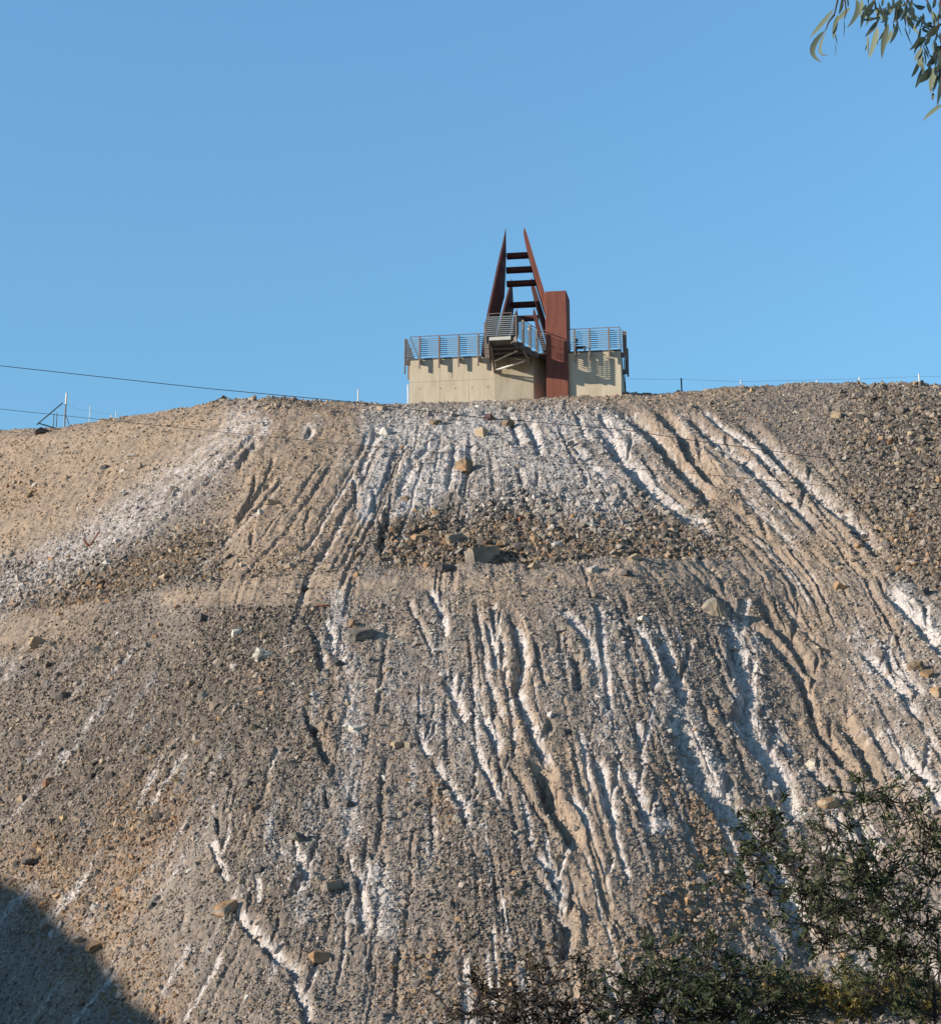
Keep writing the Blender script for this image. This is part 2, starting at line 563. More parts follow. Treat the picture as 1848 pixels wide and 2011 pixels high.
# side rills that join the larger gullies
for pts, w, dep, salt, tan in list(GUL):
    if w < 9 or len(pts) < 3: continue
    for _ in range(2):
        k = rr.randint(1, len(pts) - 2)
        x, y = pts[k]
        sd = rr.choice((-1, 1))
        dx, dy = sd * rr.uniform(14, 34), rr.uniform(50, 110)
        if y - dy < 822 or 1120 < y < 1165 + dy: continue
        GUL.append(([(x + dx + rr.uniform(-3, 3), y - dy), (x + dx * .75, y - dy * .6), (x + dx * .35, y - dy * .25), (x, y + 4), (x + (pts[k + 1][0] - x) * .3, y + (pts[k + 1][1] - y) * .3)], w * rr.uniform(.4, .6), dep * .9, salt * rr.uniform(.3, 1), tan * .8))
while n_small < 300:
    lower = rr.random() < 0.66
    px = rr.uniform(-60, 1900)
    py = rr.uniform(1150, 1950) if lower else rr.uniform(815, 1080)
    if px < 560 and rr.random() < 0.55: continue
    if 500 < px < 900 and lower and rr.random() < 0.6: continue
    if not lower and (px < 430 or px > 1640 or (760 < px < 1380 and py > 980)): continue
    pts, x, y = [(px, py)], px, py
    L = rr.uniform(70, 300)
    while y < py + L:
        s = np.interp(x, LOX, LOS) if y > 1130 else np.interp(x, UPX, UPS)
        st = 26 / math.hypot(1, s)
        y += st
        x += st * s + rr.uniform(-2, 2)
        pts.append((x, y))
    salt = max(0, rr.gauss(.06, .35)) if px > 600 else max(0, rr.gauss(0, .25))
    GUL.append((pts, rr.uniform(3.5, 8.5), rr.uniform(.4, .85), min(1, salt), rr.random() * .5))
    n_small += 1

STREAK = []
for _ in range(70):
    px, py = rr.uniform(-40, 900), rr.uniform(1220, 1900)
    s_ = float(np.interp(px, LOX, LOS)) + rr.uniform(-.1, .1)
    L = rr.uniform(30, 110)
    STREAK.append(([(px + s_ * L * k / 4 + rr.uniform(-3, 3), py + L * k / 4) for k in range(5)], rr.uniform(3, 9), 6, rr.uniform(.25, .7)))
gH = np.zeros((GH, GW), np.float32)        # depth, in photo px of half width
gS = np.zeros((GH, GW), np.float32)        # salt, plus white that paints the right banks as sunlit
gT = np.zeros((GH, GW), np.float32)        # tan
yy, xx = np.mgrid[0:GH, 0:GW].astype(np.float32)
wx = 4 * fbm(xx / 60, yy / 60, 3, 31) + 2.2 * fbm(xx / 11, yy / 11, 2, 35)
wy = 4 * fbm(xx / 60, yy / 60, 3, 41) + 2.2 * fbm(xx / 11, yy / 11, 2, 45)
warpX, warpY = xx + GX0 + wx, yy + GY0 + wy


def field(pts, reach):
    """window, signed distance (right of the line positive) and run (0..1) of a polyline"""
    P = np.array(pts, np.float32)
    i0, i1 = int(max(0, P[:, 0].min() - reach - GX0)), int(min(GW, P[:, 0].max() + reach - GX0 + 1))
    j0, j1 = int(max(0, P[:, 1].min() - reach - GY0)), int(min(GH, P[:, 1].max() + reach - GY0 + 1))
    if i1 <= i0 or j1 <= j0: return None
    wxs, wys = warpX[j0:j1, i0:i1], warpY[j0:j1, i0:i1]
    L = np.r_[0, np.cumsum(np.hypot(*np.diff(P, axis=0).T))]
    best = np.full(wxs.shape, 1e9, np.float32)
    sg = np.zeros_like(best)
    run = np.zeros_like(best)
    for k in range(len(P) - 1):
        a, d = P[k], P[k + 1] - P[k]
        ll = float(d @ d)
        if ll < 1e-6: continue
        h = np.clip(((wxs - a[0]) * d[0] + (wys - a[1]) * d[1]) / ll, 0, 1)
        ex, ey = wxs - a[0] - h * d[0], wys - a[1] - h * d[1]
        dist = np.hypot(ex, ey)
        m = dist < best
        best = np.where(m, dist, best)
        cr = d[1] * (wxs - a[0]) - d[0] * (wys - a[1])
        sg = np.where(m, np.sign(cr), sg)
        run = np.where(m, (L[k] + h * math.sqrt(ll)) / L[-1], run)
    return (slice(j0, j1), slice(i0, i1)), best * sg, run


for pts, w, dep, salt, tan in GUL:
    if pts[0][1] > 1150: salt = min(1, salt * 1.6)
    f = field(pts, w * 3)
    if f is None: continue
    win, s, run = f
    tp = smoothstep(0, .16, run) * (1 - smoothstep(.82, 1.0, run))
    u = s / w
    # steep bank on the left, gentle bank on the right, low shoulders outside
    prof = np.where(u < -.12, np.clip(1 - (-u - .12) / .75, 0, 1), np.clip(1 - (u + .12) / 1.5, 0, 1))
    prof = .75 * prof + .25 * smoothstep(0, 1, prof)
    rim = .16 * np.exp(-((u - 1.7) / .45) ** 2) + .16 * np.exp(-((u + 1.25) / .35) ** 2)
    d = w * dep * tp * (prof * 1.05 - rim)
    g = gH[win]
    gH[win] = np.where(np.abs(d) > np.abs(g), d, g)
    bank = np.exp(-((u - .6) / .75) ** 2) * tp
    gS[win] = np.maximum(gS[win], salt * bank + .5 * salt * tp * np.exp(-(u / 1.3) ** 2))  # salt white, stronger on the right bank to paint it sunlit
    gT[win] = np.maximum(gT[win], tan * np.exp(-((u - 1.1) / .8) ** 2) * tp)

gH *= 1 + .38 * fbm(xx / 7, yy / 13, 3, 51)                 # crumbled banks

# colour zones: fat strokes (points, half width, softness, strength)
ZONES = {
    'tan': [(DD(-150, 960, 60, 900, 300, 860, 440, 810), 95, 50, 1.0), (DD(-150, 1090, 60, 1010, 200, 930), 70, 50, .9), (DD(620, 860, 560, 960, 520, 1080), 105, 45, .95),
            (DD(640, 1000, 600, 1110), 80, 40, .8), (DD(1330, 860, 1430, 980, 1560, 1090, 1700, 1130), 80, 70, .7), (DD(900, 790, 1200, 783, 1450, 775), 16, 16, .7),
            (DD(0, 1260, 160, 1225), 36, 25, .7), (DD(1230, 1115, 1420, 1125, 1600, 1110), 22, 20, .6), (DD(330, 1176, 560, 1158, 700, 1152, 900, 1146, 1100, 1141, 1250, 1132, 1400, 1124, 1500, 1128), 15, 8, .75), (DD(1180, 1560, 1150, 1700, 1170, 1870, 1150, 1940), 46, 30, .9),
            (DD(1000, 1180, 1030, 1400, 1120, 1560), 60, 40, .5), (DD(1560, 1230, 1680, 1450), 90, 60, .5), (DD(1800, 1440, 1848, 1620), 60, 40, .4), (DD(520, 1310, 480, 1330), 30, 20, .5)],
    'salt': [(DD(476, 838, 340, 960, 200, 1060, 80, 1120, -60, 1190), 50, 46, .64), (DD(340, 930, 260, 1010), 24, 22, .4), (DD(760, 880, 730, 960, 718, 1010), 18, 16, 1.0), (DD(850, 860, 810, 920, 790, 1000), 24, 22, .95),
             (DD(930, 830, 880, 920, 830, 960), 40, 34, 1.0), (DD(960, 850, 1060, 920, 1180, 970), 70, 50, .75), (DD(740, 850, 900, 850, 1100, 840, 1230, 850), 44, 40, .85), (DD(880, 930, 1000, 950), 50, 40, .6), (DD(1200, 860, 1290, 950), 40, 40, .5), (DD(1330, 830, 1480, 950, 1560, 1030), 30, 34, .5), (DD(690, 900, 720, 1000), 34, 30, .5), (DD(1080, 1220, 1090, 1400), 40, 40, .35), (DD(1180, 1230, 1200, 1420, 1190, 1580), 44, 40, .45), (DD(1290, 1260, 1330, 1400, 1380, 1520), 40, 36, .5), (DD(1440, 1240, 1480, 1420, 1560, 1600), 40, 40, .5), (DD(960, 1250, 940, 1450), 40, 40, .4), (DD(860, 1170, 880, 1330), 30, 34, .4), (DD(1690, 1260, 1740, 1420, 1830, 1560), 50, 44, .5), (DD(760, 1250, 790, 1360), 40, 40, .4), (DD(560, 1260, 590, 1400), 26, 30, .3), (DD(900, 1500, 930, 1650), 30, 34, .4), (DD(640, 1560, 600, 1680, 590, 1800), 44, 44, .35), (DD(1085, 850, 1100, 910), 14, 10, .8), (DD(600, 850, 625, 830), 14, 14, .6),
             (DD(520, 830, 515, 850), 12, 12, .8), (DD(668, 1175, 660, 1250, 690, 1330), 22, 20, .75), (DD(700, 1310, 690, 1440, 690, 1580, 680, 1640), 26, 26, .65), (DD(800, 1380, 900, 1440), 40, 40, .5),
             (DD(745, 1730, 760, 1830), 24, 18, .7), (DD(1480, 1260, 1470, 1330), 22, 20, .6), (DD(1770, 1170, 1830, 1240), 30, 26, .75), (DD(1780, 1290, 1840, 1420), 40, 40, .4), (DD(1700, 1300, 1720, 1400), 20, 22, .6),
             (DD(1400, 1500, 1440, 1580), 20, 20, .7), (DD(1290, 1600, 1300, 1620), 20, 14, .8), (DD(1700, 1890, 1640, 1920), 34, 26, .6), (DD(400, 1640, 330, 1720), 34, 34, .3), (DD(1640, 1600, 1640, 1680), 18, 14, .6),
             (DD(-20, 1330, 30, 1310), 24, 20, .5), (DD(560, 1660, 480, 1740), 26, 26, .4), (DD(850, 1650, 830, 1720), 20, 20, .4)],
    'dark': [(DD(-120, 1175, 80, 1180, 230, 1120, 420, 1060), 24, 22, .85), (DD(790, 1060, 960, 1080, 1150, 1060, 1380, 1080), 52, 36, 1.0), (DD(960, 1010, 1150, 1000, 1260, 1030), 46, 36, .8),
             (DD(1760, 860, 1780, 960, 1848, 1080), 100, 60, .95), (DD(1848, 900, 2000, 1000), 120, 50, .95), (DD(200, 1300, 120, 1430, 40, 1500), 130, 90, .6), (DD(540, 1260, 380, 1440, 160, 1600), 130, 90, .9), (DD(560, 1500, 540, 1700), 120, 80, .5),
             (DD(880, 1560, 870, 1600), 34, 22, .7), (DD(1330, 1470, 1380, 1560), 40, 30, .55), (DD(960, 1700, 1000, 1850), 110, 60, .5), (DD(400, 790, 560, 785, 620, 795), 10, 14, .6), (DD(1000, 1150, 1300, 1160), 16, 20, .3)],
    'orange': [(DD(40, 1180, 180, 1160, 380, 1080), 26, 24, .6), (DD(800, 1070, 840, 1090), 40, 30, .8), (DD(900, 1090, 1100, 1060), 50, 40, .35), (DD(120, 1790, 220, 1740, 300, 1600), 70, 50, .65), (DD(180, 1880, 300, 1960), 80, 50, .45), (DD(20, 1720, 80, 1700), 60, 40, .6),
               (DD(1330, 1540, 1390, 1600, 1400, 1680), 36, 26, .8), (DD(1330, 1790, 1420, 1760), 60, 40, .65), (DD(1260, 1870, 1340, 1850), 50, 40, .5), (DD(870, 1550, 885, 1600), 26, 18, .6), (DD(20, 980, 60, 960), 30, 24, .35),
               (DD(1800, 1060, 1848, 1090), 60, 40, .3), (DD(820, 1930, 1000, 1930), 60, 50, .4)],
}
ZONES['salt'] += STREAK
ZMAP = {}
for zn, strokes in ZONES.items():
    g = np.zeros((GH, GW), np.float32)
    for pts, w, soft, st in strokes:
        f = field(pts, w + soft * 1.6)
        if f is None: continue
        win, s, run = f
        g[win] = np.maximum(g[win], st * (1 - smoothstep(w - soft, w + soft, np.abs(s))))
    ZMAP[zn] = g


def sample(g, px, py):
    fx = np.clip(px - GX0, 0, GW - 1.01)
    fy = np.clip(py - GY0, 0, GH - 1.01)
    ix, iy = fx.astype(np.int32), fy.astype(np.int32)
    u, v = fx - ix, fy - iy
    return (g[iy, ix] * (1 - u) + g[iy, ix + 1] * u) * (1 - v) + (g[iy + 1, ix] * (1 - u) + g[iy + 1, ix + 1] * u) * v


apron_c = smoothstep(r1 + 2, r1 + 8, ROW) * (1 - smoothstep(r1 + 50, r1 + 120, ROW)) * np.maximum(smoothstep(740, 800, PX) * (1 - smoothstep(1370, 1420, PX)), .8 * (1 - smoothstep(380, 470, PX)))
bench = smoothstep(r0 - 58, r0 - 8, ROW) * (1 - smoothstep(r1 - 2, r1 + 8, ROW))
inside = (PX > GX0 + 4) & (PX < GX0 + GW - 4)
PXM = FPX / (Y * CP + (ZM - EYE) * SP)                      # photo px per metre at each vertex
face = smoothstep(0, 12, ROW) * (1 - smoothstep(r3 + 5, r3 + 50, ROW))
zt, zs, zd, zo = (sample(ZMAP[k], PX, PY).astype(np.float32) for k in ('tan', 'salt', 'dark', 'orange'))

# the dark rubble stops sharply at the inner edge of the bench
zd *= np.where((PX > 430) & (PY < 1190) & (PY > 1080), smoothstep(r1 - 3, r1 + 3, ROW), 1)
zd = np.maximum(zd, .95 * apron_c)

# relief: gullies, lumps, rubble
H = -sample(gH, PX, PY) / PXM * 1.32 * face * inside
lump = fbm(X * .55, Y * .55, 3, 3)
H += .13 * lump * (0.3 + 0.7 * face)
H += .10 * fbm(X * 2.1, Y * 2.1, 3, 13)
H += .09 * face * np.abs(fbm(X * 1.3 + .5 * Y * (X / Y * 1.6), Y * .45, 3, 17))
rough = np.clip(.75 + .8 * zd + .5 * zo - .35 * zt, .3, 1.6)
d1, gap, cellv = worley(X * 4.2 + .3 * fbm(X * 6, Y * 6, 2, 61), Y * 4.2, 71)
H += .115 * rough * (.5 - d1) * smoothstep(.35, .75, cellv)
d1b, gapb, cellb = worley(X * 10.5, Y * 9.5, 81)
H += .05 * rough * (.5 - d1b)
H += .016 * rough * (rng.random(X.shape).astype(np.float32) - .5)
Z = ZM + H * np.where(ROW < r4, 1, .4)

# colour
C_GREY = np.array((.238, .207, .178))
C_TAN = np.array((.365, .277, .197))
C_SALT = np.array((.56, .53, .50))
C_DARK = np.array((.118, .102, .087))
C_ORNG = np.array((.30, .185, .095))
n1 = fbm(X * .8, Y * .8, 4, 91)
n2 = fbm(X * 3.5, Y * 3.5, 3, 95)
n3 = fbm(X * 9, Y * 9, 2, 99)


def mixc(c, col, w):
    w = np.clip(w, 0, 1)[..., None]
    return c * (1 - w) + col * w


cc = np.ones(X.shape + (3,), np.float32) * C_GREY
cc *= (1 + .22 * n1 + .18 * n2)[..., None]
n0 = fbm(X * .22 + 7, Y * .20, 3, 107)
cc = mixc(cc, C_DARK, .5 * smoothstep(.05, .5, n0 + .3 * n1) * (ROW < r0))
cc = mixc(cc, C_TAN, .4 * smoothstep(.08, .5, -n0 + .3 * n1) * (ROW < r0))
cc = mixc(cc, C_TAN, zt * np.clip(.8 + .5 * n1 + .3 * n2, 0, 1))
cc = mixc(cc, C_DARK, zd * np.clip(.75 + .5 * n2 + .4 * n1, 0, 1))
cc = mixc(cc, C_ORNG, zo * np.clip(.55 + .7 * n2 + .5 * n3, 0, 1))
cc = mixc(cc, C_DARK * .95, .6 * apron_c * np.clip(.7 + .6 * n2, 0, 1))
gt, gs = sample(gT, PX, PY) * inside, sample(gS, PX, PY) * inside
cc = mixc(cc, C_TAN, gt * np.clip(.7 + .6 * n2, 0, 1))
n4 = fbm(X * 17, Y * 15, 2, 103)
sal = np.clip(zs, 0, 1)
cc = mixc(cc, C_SALT, .92 * smoothstep(.42, 1.0, sal * .95 + .42 * n2 + .40 * n3 + .25 * n4 + .1 * n1) * smoothstep(0, .3, sal))
cc = mixc(cc, np.array((.35, .305, .255)), .5 * bench * (.3 + .7 * smoothstep(560, 820, PX)) * np.clip(.8 + .6 * n2 + .4 * n1, 0, 1))
cc = mixc(cc, C_SALT * .80, .42 * smoothstep(.15, .95, sal + .3 * n2 + .25 * n1))
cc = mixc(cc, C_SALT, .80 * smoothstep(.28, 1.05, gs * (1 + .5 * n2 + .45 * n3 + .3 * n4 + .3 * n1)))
spk = smoothstep(.84, .95, cellb) * .5
cc = mixc(cc, C_TAN * 1.1, spk * (1 - sal))
cc = mixc(cc, C_DARK * .8, (1 - smoothstep(.06, .2, cellb)) * .5 * (1 - .6 * sal))
cc *= (1 + .16 * (cellv - .5))[..., None]
cc = np.clip(cc * np.array((1.0, .98, 1.005)), .02, .8)

idx = np.arange(NROW * NCOL).reshape(NROW, NCOL)
F = np.stack([idx[:-1, :-1], idx[:-1, 1:], idx[1:, 1:], idx[1:, :-1]], -1).reshape(-1, 4)
V = np.stack([X, Y, Z], -1).reshape(-1, 3)
hill = mesh_np('hill', V, F, M_EARTH, col=cc.reshape(-1, 3), smooth=False)
tag(hill, kind='structure')

FPXv, FPYv = project(X, Y, Z)


def surf(px, py):
    """nearest surface point of the heap seen at a picture position"""
    t = (px - CX) / FPX * 1.0
    for _ in range(4):
        j = int(np.clip(np.searchsorted(T, t), 1, NCOL - 1))
        col = FPYv[:r4, j]
        k = np.nonzero(col <= py)[0]
        i = int(k[0]) if len(k) else r3
        y, z = float(Y[i, j]), float(Z[i, j])
        t = (px - CX) / FPX * (CP + (z - EYE) / y * SP)
    return Vector((t * y, y, z)), i, j


def ground_z(x, y):
    j = int(np.clip(np.searchsorted(T, x / y), 1, NCOL - 1))
    return float(np.interp(y, Y[:, j], Z[:, j]))


# plain around and behind, one sheet to the horizon
gm = stain_mat('dry_ground', (.055, .05, .032), (.13, .10, .065), 0.6, .95, .4, 8.0)
mb = MB()
mb.add([(-3000, -3000, 0), (3000, -3000, 0), (3000, 5000, 0), (-3000, 5000, 0)], [(0, 1, 2, 3)])
tag(mb.build('ground', gm), kind='structure')

# second heap, outside the picture on the left, whose shadow falls across the lower left corner
sh = Vector((SUN.x, SUN.y)).normalized()
sp_ = Vector((sh.y, -sh.x)) if sh.y * 0 - sh.x * 1 > 0 else Vector((-sh.y, sh.x))
te = math.tan(R(SUN_EL))
pA, pB = surf(0, 1778)[0], surf(238, 2006)[0]
cA, cB = pA.xy.dot(sp_), pB.xy.dot(sp_)
KD = 74.0
slope = (pA.z - (-pA.xy.dot(sh)) * 0 + 0) * 0 + ((pA.z + (KD - pA.xy.dot(sh)) * te) - (pB.z + (KD - pB.xy.dot(sh)) * te)) / (cA - cB)
c_ap = cA + 22
S_ap = pA.z + (KD - pA.xy.dot(sh)) * te + slope * 22
pos_ = sh * KD + sp_ * c_ap
MOUND = dict(x=pos_.x, y=pos_.y, H=S_ap - 2.2, a=3.0, m=math.hypot(slope, te))
print('mound', MOUND, slope)


def mound_h(x, y):
    d = np.hypot(x - MOUND['x'], y - MOUND['y'])
    return MOUND['H'] + MOUND['a'] - np.sqrt(MOUND['a'] ** 2 + (MOUND['m'] * d) ** 2)


na, nr_ = 160, 70
aa = np.linspace(0, 2 * np.pi, na, endpoint=False)
rad = np.linspace(0.01, (MOUND['H'] + 4) / MOUND['m'], nr_)
mx_ = MOUND['x'] + rad[:, None] * np.cos(aa)
my_ = MOUND['y'] + rad[:, None] * np.sin(aa)
mz_ = np.maximum(mound_h(mx_, my_) + .5 * fbm(mx_ * .3, my_ * .3, 3, 203), -.6)
mi = np.arange(na * nr_).reshape(nr_, na)
MF = np.stack([mi[:-1], np.roll(mi, -1, 1)[:-1], np.roll(mi, -1, 1)[1:], mi[1:]], -1).reshape(-1, 4)
mc = np.ones((na * nr_, 3)) * C_GREY
tag(mesh_np('spoil_hill', np.stack([mx_, my_, mz_], -1).reshape(-1, 3), MF, M_EARTH, col=mc, smooth=True), kind='structure')


# ------------------------------------------------------------------ stones
def hull_mesh(pts):
    bm = bmesh.new()
    for p in pts: bm.verts.new(p)
    bmesh.ops.convex_hull(bm, input=bm.verts)
    for v in [v for v in bm.verts if not v.link_faces]: bm.verts.remove(v)
    bmesh.ops.triangulate(bm, faces=bm.faces)
    bm.verts.index_update()
    Vv = np.array([v.co[:] for v in bm.verts])
    Ff = np.array([[v.index for v in f.verts] for f in bm.faces])
    bm.free()
    return Vv, Ff


def blocky(n, r):
    """points on a rough block, so that the hull comes out angular"""
    out = []
    for _ in range(n):
        p = np.array([r.uniform(-1, 1) for _ in range(3)])
        p = p / np.abs(p).max() * .75 + p / np.linalg.norm(p) * .25
        out.append(tuple(p * r.uniform(.8, 1.0)))
    return out


tr = random.Random(5)
TEMPL = [hull_mesh(blocky(12, tr)) for _ in range(16)]

PAL = {'grey': [(.30, .265, .225), (.24, .215, .19), (.36, .315, .265), (.19, .172, .155), (.34, .285, .215)],
       'tan': [(.40, .30, .20), (.34, .26, .18), (.46, .37, .27), (.28, .22, .16), (.40, .33, .25)],
       'dark': [(.11, .098, .085), (.16, .135, .105), (.075, .07, .066), (.24, .18, .12), (.30, .25, .19), (.19, .17, .14)],
       'orange': [(.34, .20, .095), (.28, .17, .09), (.38, .26, .14), (.22, .14, .085), (.36, .29, .20)],
       'salt': [(.48, .46, .42), (.38, .36, .32), (.24, .22, .19), (.32, .30, .265), (.19, .175, .155)]}
PALA = {k: np.array(v) for k, v in PAL.items()}


def scatter_stones(n_try, lo, hi, power, seed, dens_fn):
    g = np.random.default_rng(seed)
    i = g.integers(6, r3 + 8, n_try)
    j = g.integers(44, 44 + NC, n_try)
    dens = dens_fn(i, j)
    keep = g.random(n_try) < dens
    i, j = i[keep], j[keep]
    n = len(i)
    w = np.stack([np.full(n, .42) - .3 * zt[i, j], zt[i, j] * .9, zd[i, j] * 1.2 + .8 * apron_c[i, j], zo[i, j] * 1.1 + .4 * apron_c[i, j], np.clip(zs[i, j] * 1.1 + gs[i, j] * .6, 0, 1)], 1)
    w = np.maximum(w, .015)
    w /= w.sum(1, keepdims=True)
    pick = (g.random(n)[:, None] > np.cumsum(w, 1)).sum(1).clip(0, 4)
    col = np.zeros((n, 3))
    for k, key in enumerate(('grey', 'tan', 'dark', 'orange', 'salt')):
        m = pick == k
        col[m] = PALA[key][g.integers(0, len(PALA[key]), m.sum())]
    col *= g.uniform(.72, 1.22, (n, 1))
    dust = np.clip(.18 + .55 * zs[i, j] + .3 * gs[i, j], 0, .7)[:, None] * g.uniform(.5, 1.2, (n, 1))
    col = col * (1 - dust) + np.where(zs[i, j][:, None] + gs[i, j][:, None] > .25, C_SALT * .8, C_GREY) * dust
    s = lo * (1 - g.random(n)) ** (-1 / power)
    s = np.minimum(s, hi * np.clip(Y[i, j] / 80, .6, 1))
    s = s * np.clip(Y[i, j] / 60, .92, 1)
    pos = np.stack([X[i, j], Y[i, j], Z[i, j]], 1) + g.normal(0, .012, (n, 3))
    tk = g.integers(0, len(TEMPL), n)
    ang = g.uniform(0, 2 * np.pi, n)
    ax = g.normal(size=(n, 3))
    ax /= np.linalg.norm(ax, axis=1, keepdims=True)
    c, sn = np.cos(ang), np.sin(ang)
    K = np.zeros((n, 3, 3))
    K[:, 0, 1], K[:, 0, 2], K[:, 1, 0], K[:, 1, 2], K[:, 2, 0], K[:, 2, 1] = -ax[:, 2], ax[:, 1], ax[:, 2], -ax[:, 0], -ax[:, 1], ax[:, 0]
    RM = np.eye(3)[None] + sn[:, None, None] * K + (1 - c)[:, None, None] * (K @ K)
    scl = s[:, None] * .5 * g.uniform(.55, 1.2, (n, 3))
    vs, fs, cs, off = [], [], [], 0
    for k, (tv, tf) in enumerate(TEMPL):
        m = np.nonzero(tk == k)[0]
        if not len(m): continue
        P = np.einsum('nij,nvj->nvi', RM[m], tv[None] * scl[m][:, None, :]) + pos[m][:, None, :]
        P[:, :, 2] += (s[m] * .04)[:, None]
        vs.append(P.reshape(-1, 3))
        fs.append((tf[None] + (np.arange(len(m)) * len(tv))[:, None, None]).reshape(-1, 3) + off)
        cs.append(np.repeat(col[m], len(tv), 0))
        off += len(m) * len(tv)
    return np.concatenate(vs), np.concatenate(fs), np.concatenate(cs)


gdep = np.clip(np.abs(sample(gH, PX, PY)) / 9.0, 0, 1) * inside




def dens_small(i, j):
    return np.clip(.56 + .45 * zd[i, j] + .4 * zo[i, j] - .36 * zt[i, j] + .55 * n1[i, j] + .3 * n2[i, j] - .3 * np.clip(gs[i, j] + .6 * gt[i, j], 0, 1) - .22 * gdep[i, j] - .35 * zs[i, j] * (ROW[i, j] > r1) - .4 * bench[i, j] * (.3 + .7 * (PX[i, j] > 600)), .07, 1)


def dens_big(i, j):
    return np.clip(.05 + .75 * apron_c[i, j] + .9 * zd[i, j] * (PY[i, j] < 1180) + .25 * zd[i, j] + .6 * zo[i, j] + .12 * zs[i, j] - .1 * zt[i, j] - .9 * bench[i, j], .006, 1)


a = scatter_stones(500000, .042, .19, 2.2, 301, dens_small)
b = scatter_stones(60000, .12, .45, 2.4, 302, dens_big)
Vg = np.concatenate([a[0], b[0]])
Fg = np.concatenate([a[1], b[1] + len(a[0])])
Cg = np.concatenate([a[2], b[2]])
gr = mesh_np('gravel', Vg, Fg, M_STONE, col=np.clip(Cg * np.array((1.0, .98, 1.005)), .02, .8), smooth=False)
tag(gr, label='loose grey, brown and rusty stones strewn over the whole face of the heap', cat='gravel', kind='stuff')
print('gravel faces', len(Fg), 'terrain verts', len(V))


# ------------------------------------------------------------------ boulders and single rocks
def rock_object(name, px, py, w, h, col, seed, elong=1.0, flat=1.0, sink=.4, col2=None):
    """an angular rock w x h photo px, lying on the heap at a picture position"""
    r = random.Random(seed)
    p, i, j = surf(px, py)
    s = FPX / (p.y * CP + (p.z - EYE) * SP)
    W, Hh = w / s, h / s
    bm = bmesh.new()
    if w > 20 and r.random() < .6:                          # split block: box corners knocked about
        for q in [(i_ * r.uniform(.4, 1), j_ * r.uniform(.5, 1), k_ * r.uniform(.45, 1)) for i_ in (-1, 1) for j_ in (-1, 1) for k_ in (-1, 1)] + blocky(4, r): bm.verts.new(q)
    else:
        for q in blocky(r.randint(26, 44), r): bm.verts.new(q)
    bmesh.ops.convex_hull(bm, input=bm.verts)
    for v in [v for v in bm.verts if not v.link_faces]: bm.verts.remove(v)
    bmesh.ops.triangulate(bm, faces=bm.faces)
    bmesh.ops.subdivide_edges(bm, edges=bm.edges, cuts=3 if w > 30 else 2 if w > 18 else 1, use_grid_fill=True)
    V_ = np.array([v.co[:] for v in bm.verts])
    V_ /= np.abs(V_).max(0)
    V_ += .085 * np.stack([fbm(V_[:, 0] * 3 + k * 7 + seed, V_[:, 1] * 3 + V_[:, 2] * 2.3, 3, 400 + k) for k in range(3)], 1)
    V_ += .018 * np.array([[r.gauss(0, 1) for _ in range(3)] for _ in range(len(V_))])
    V_ *= np.array([W / 2 * elong, (W + Hh) / 4 * r.uniform(.8, 1.1), Hh / 2 * flat])
    for v, q in zip(bm.verts, V_): v.co = q
    me = bpy.data.meshes.new(name)
    bm.to_mesh(me)
    bm.free()
    a = me.color_attributes.new('Col', 'FLOAT_COLOR', 'POINT')
    nn = fbm(V_[:, 0] * 6 / W * .5, V_[:, 2] * 9 / Hh * .5 + V_[:, 1], 3, 420 + seed)
    c = np.ones((len(V_), 4), np.float32)
    base = np.array(col)
    c[:, :3] = base * (1 + .25 * nn)[:, None]
    if col2 is not None:
        k = smoothstep(-.1, .3, nn)[:, None]
        c[:, :3] = c[:, :3] * (1 - k) + np.array(col2) * k
    a.data.foreach_set('color', c.ravel())
    me.materials.append(M_STONE)
    o = bpy.data.objects.new(name, me)
    COL.objects.link(o)
    o.location = p + Vector((0, .12 * Hh, Hh * (.5 - sink)))
    o.rotation_euler = (R(r.uniform(-18, 18) + 12), R(r.uniform(-28, 28)), R(r.uniform(20, 55) if w > 20 else r.uniform(-40, 60)))
    return o


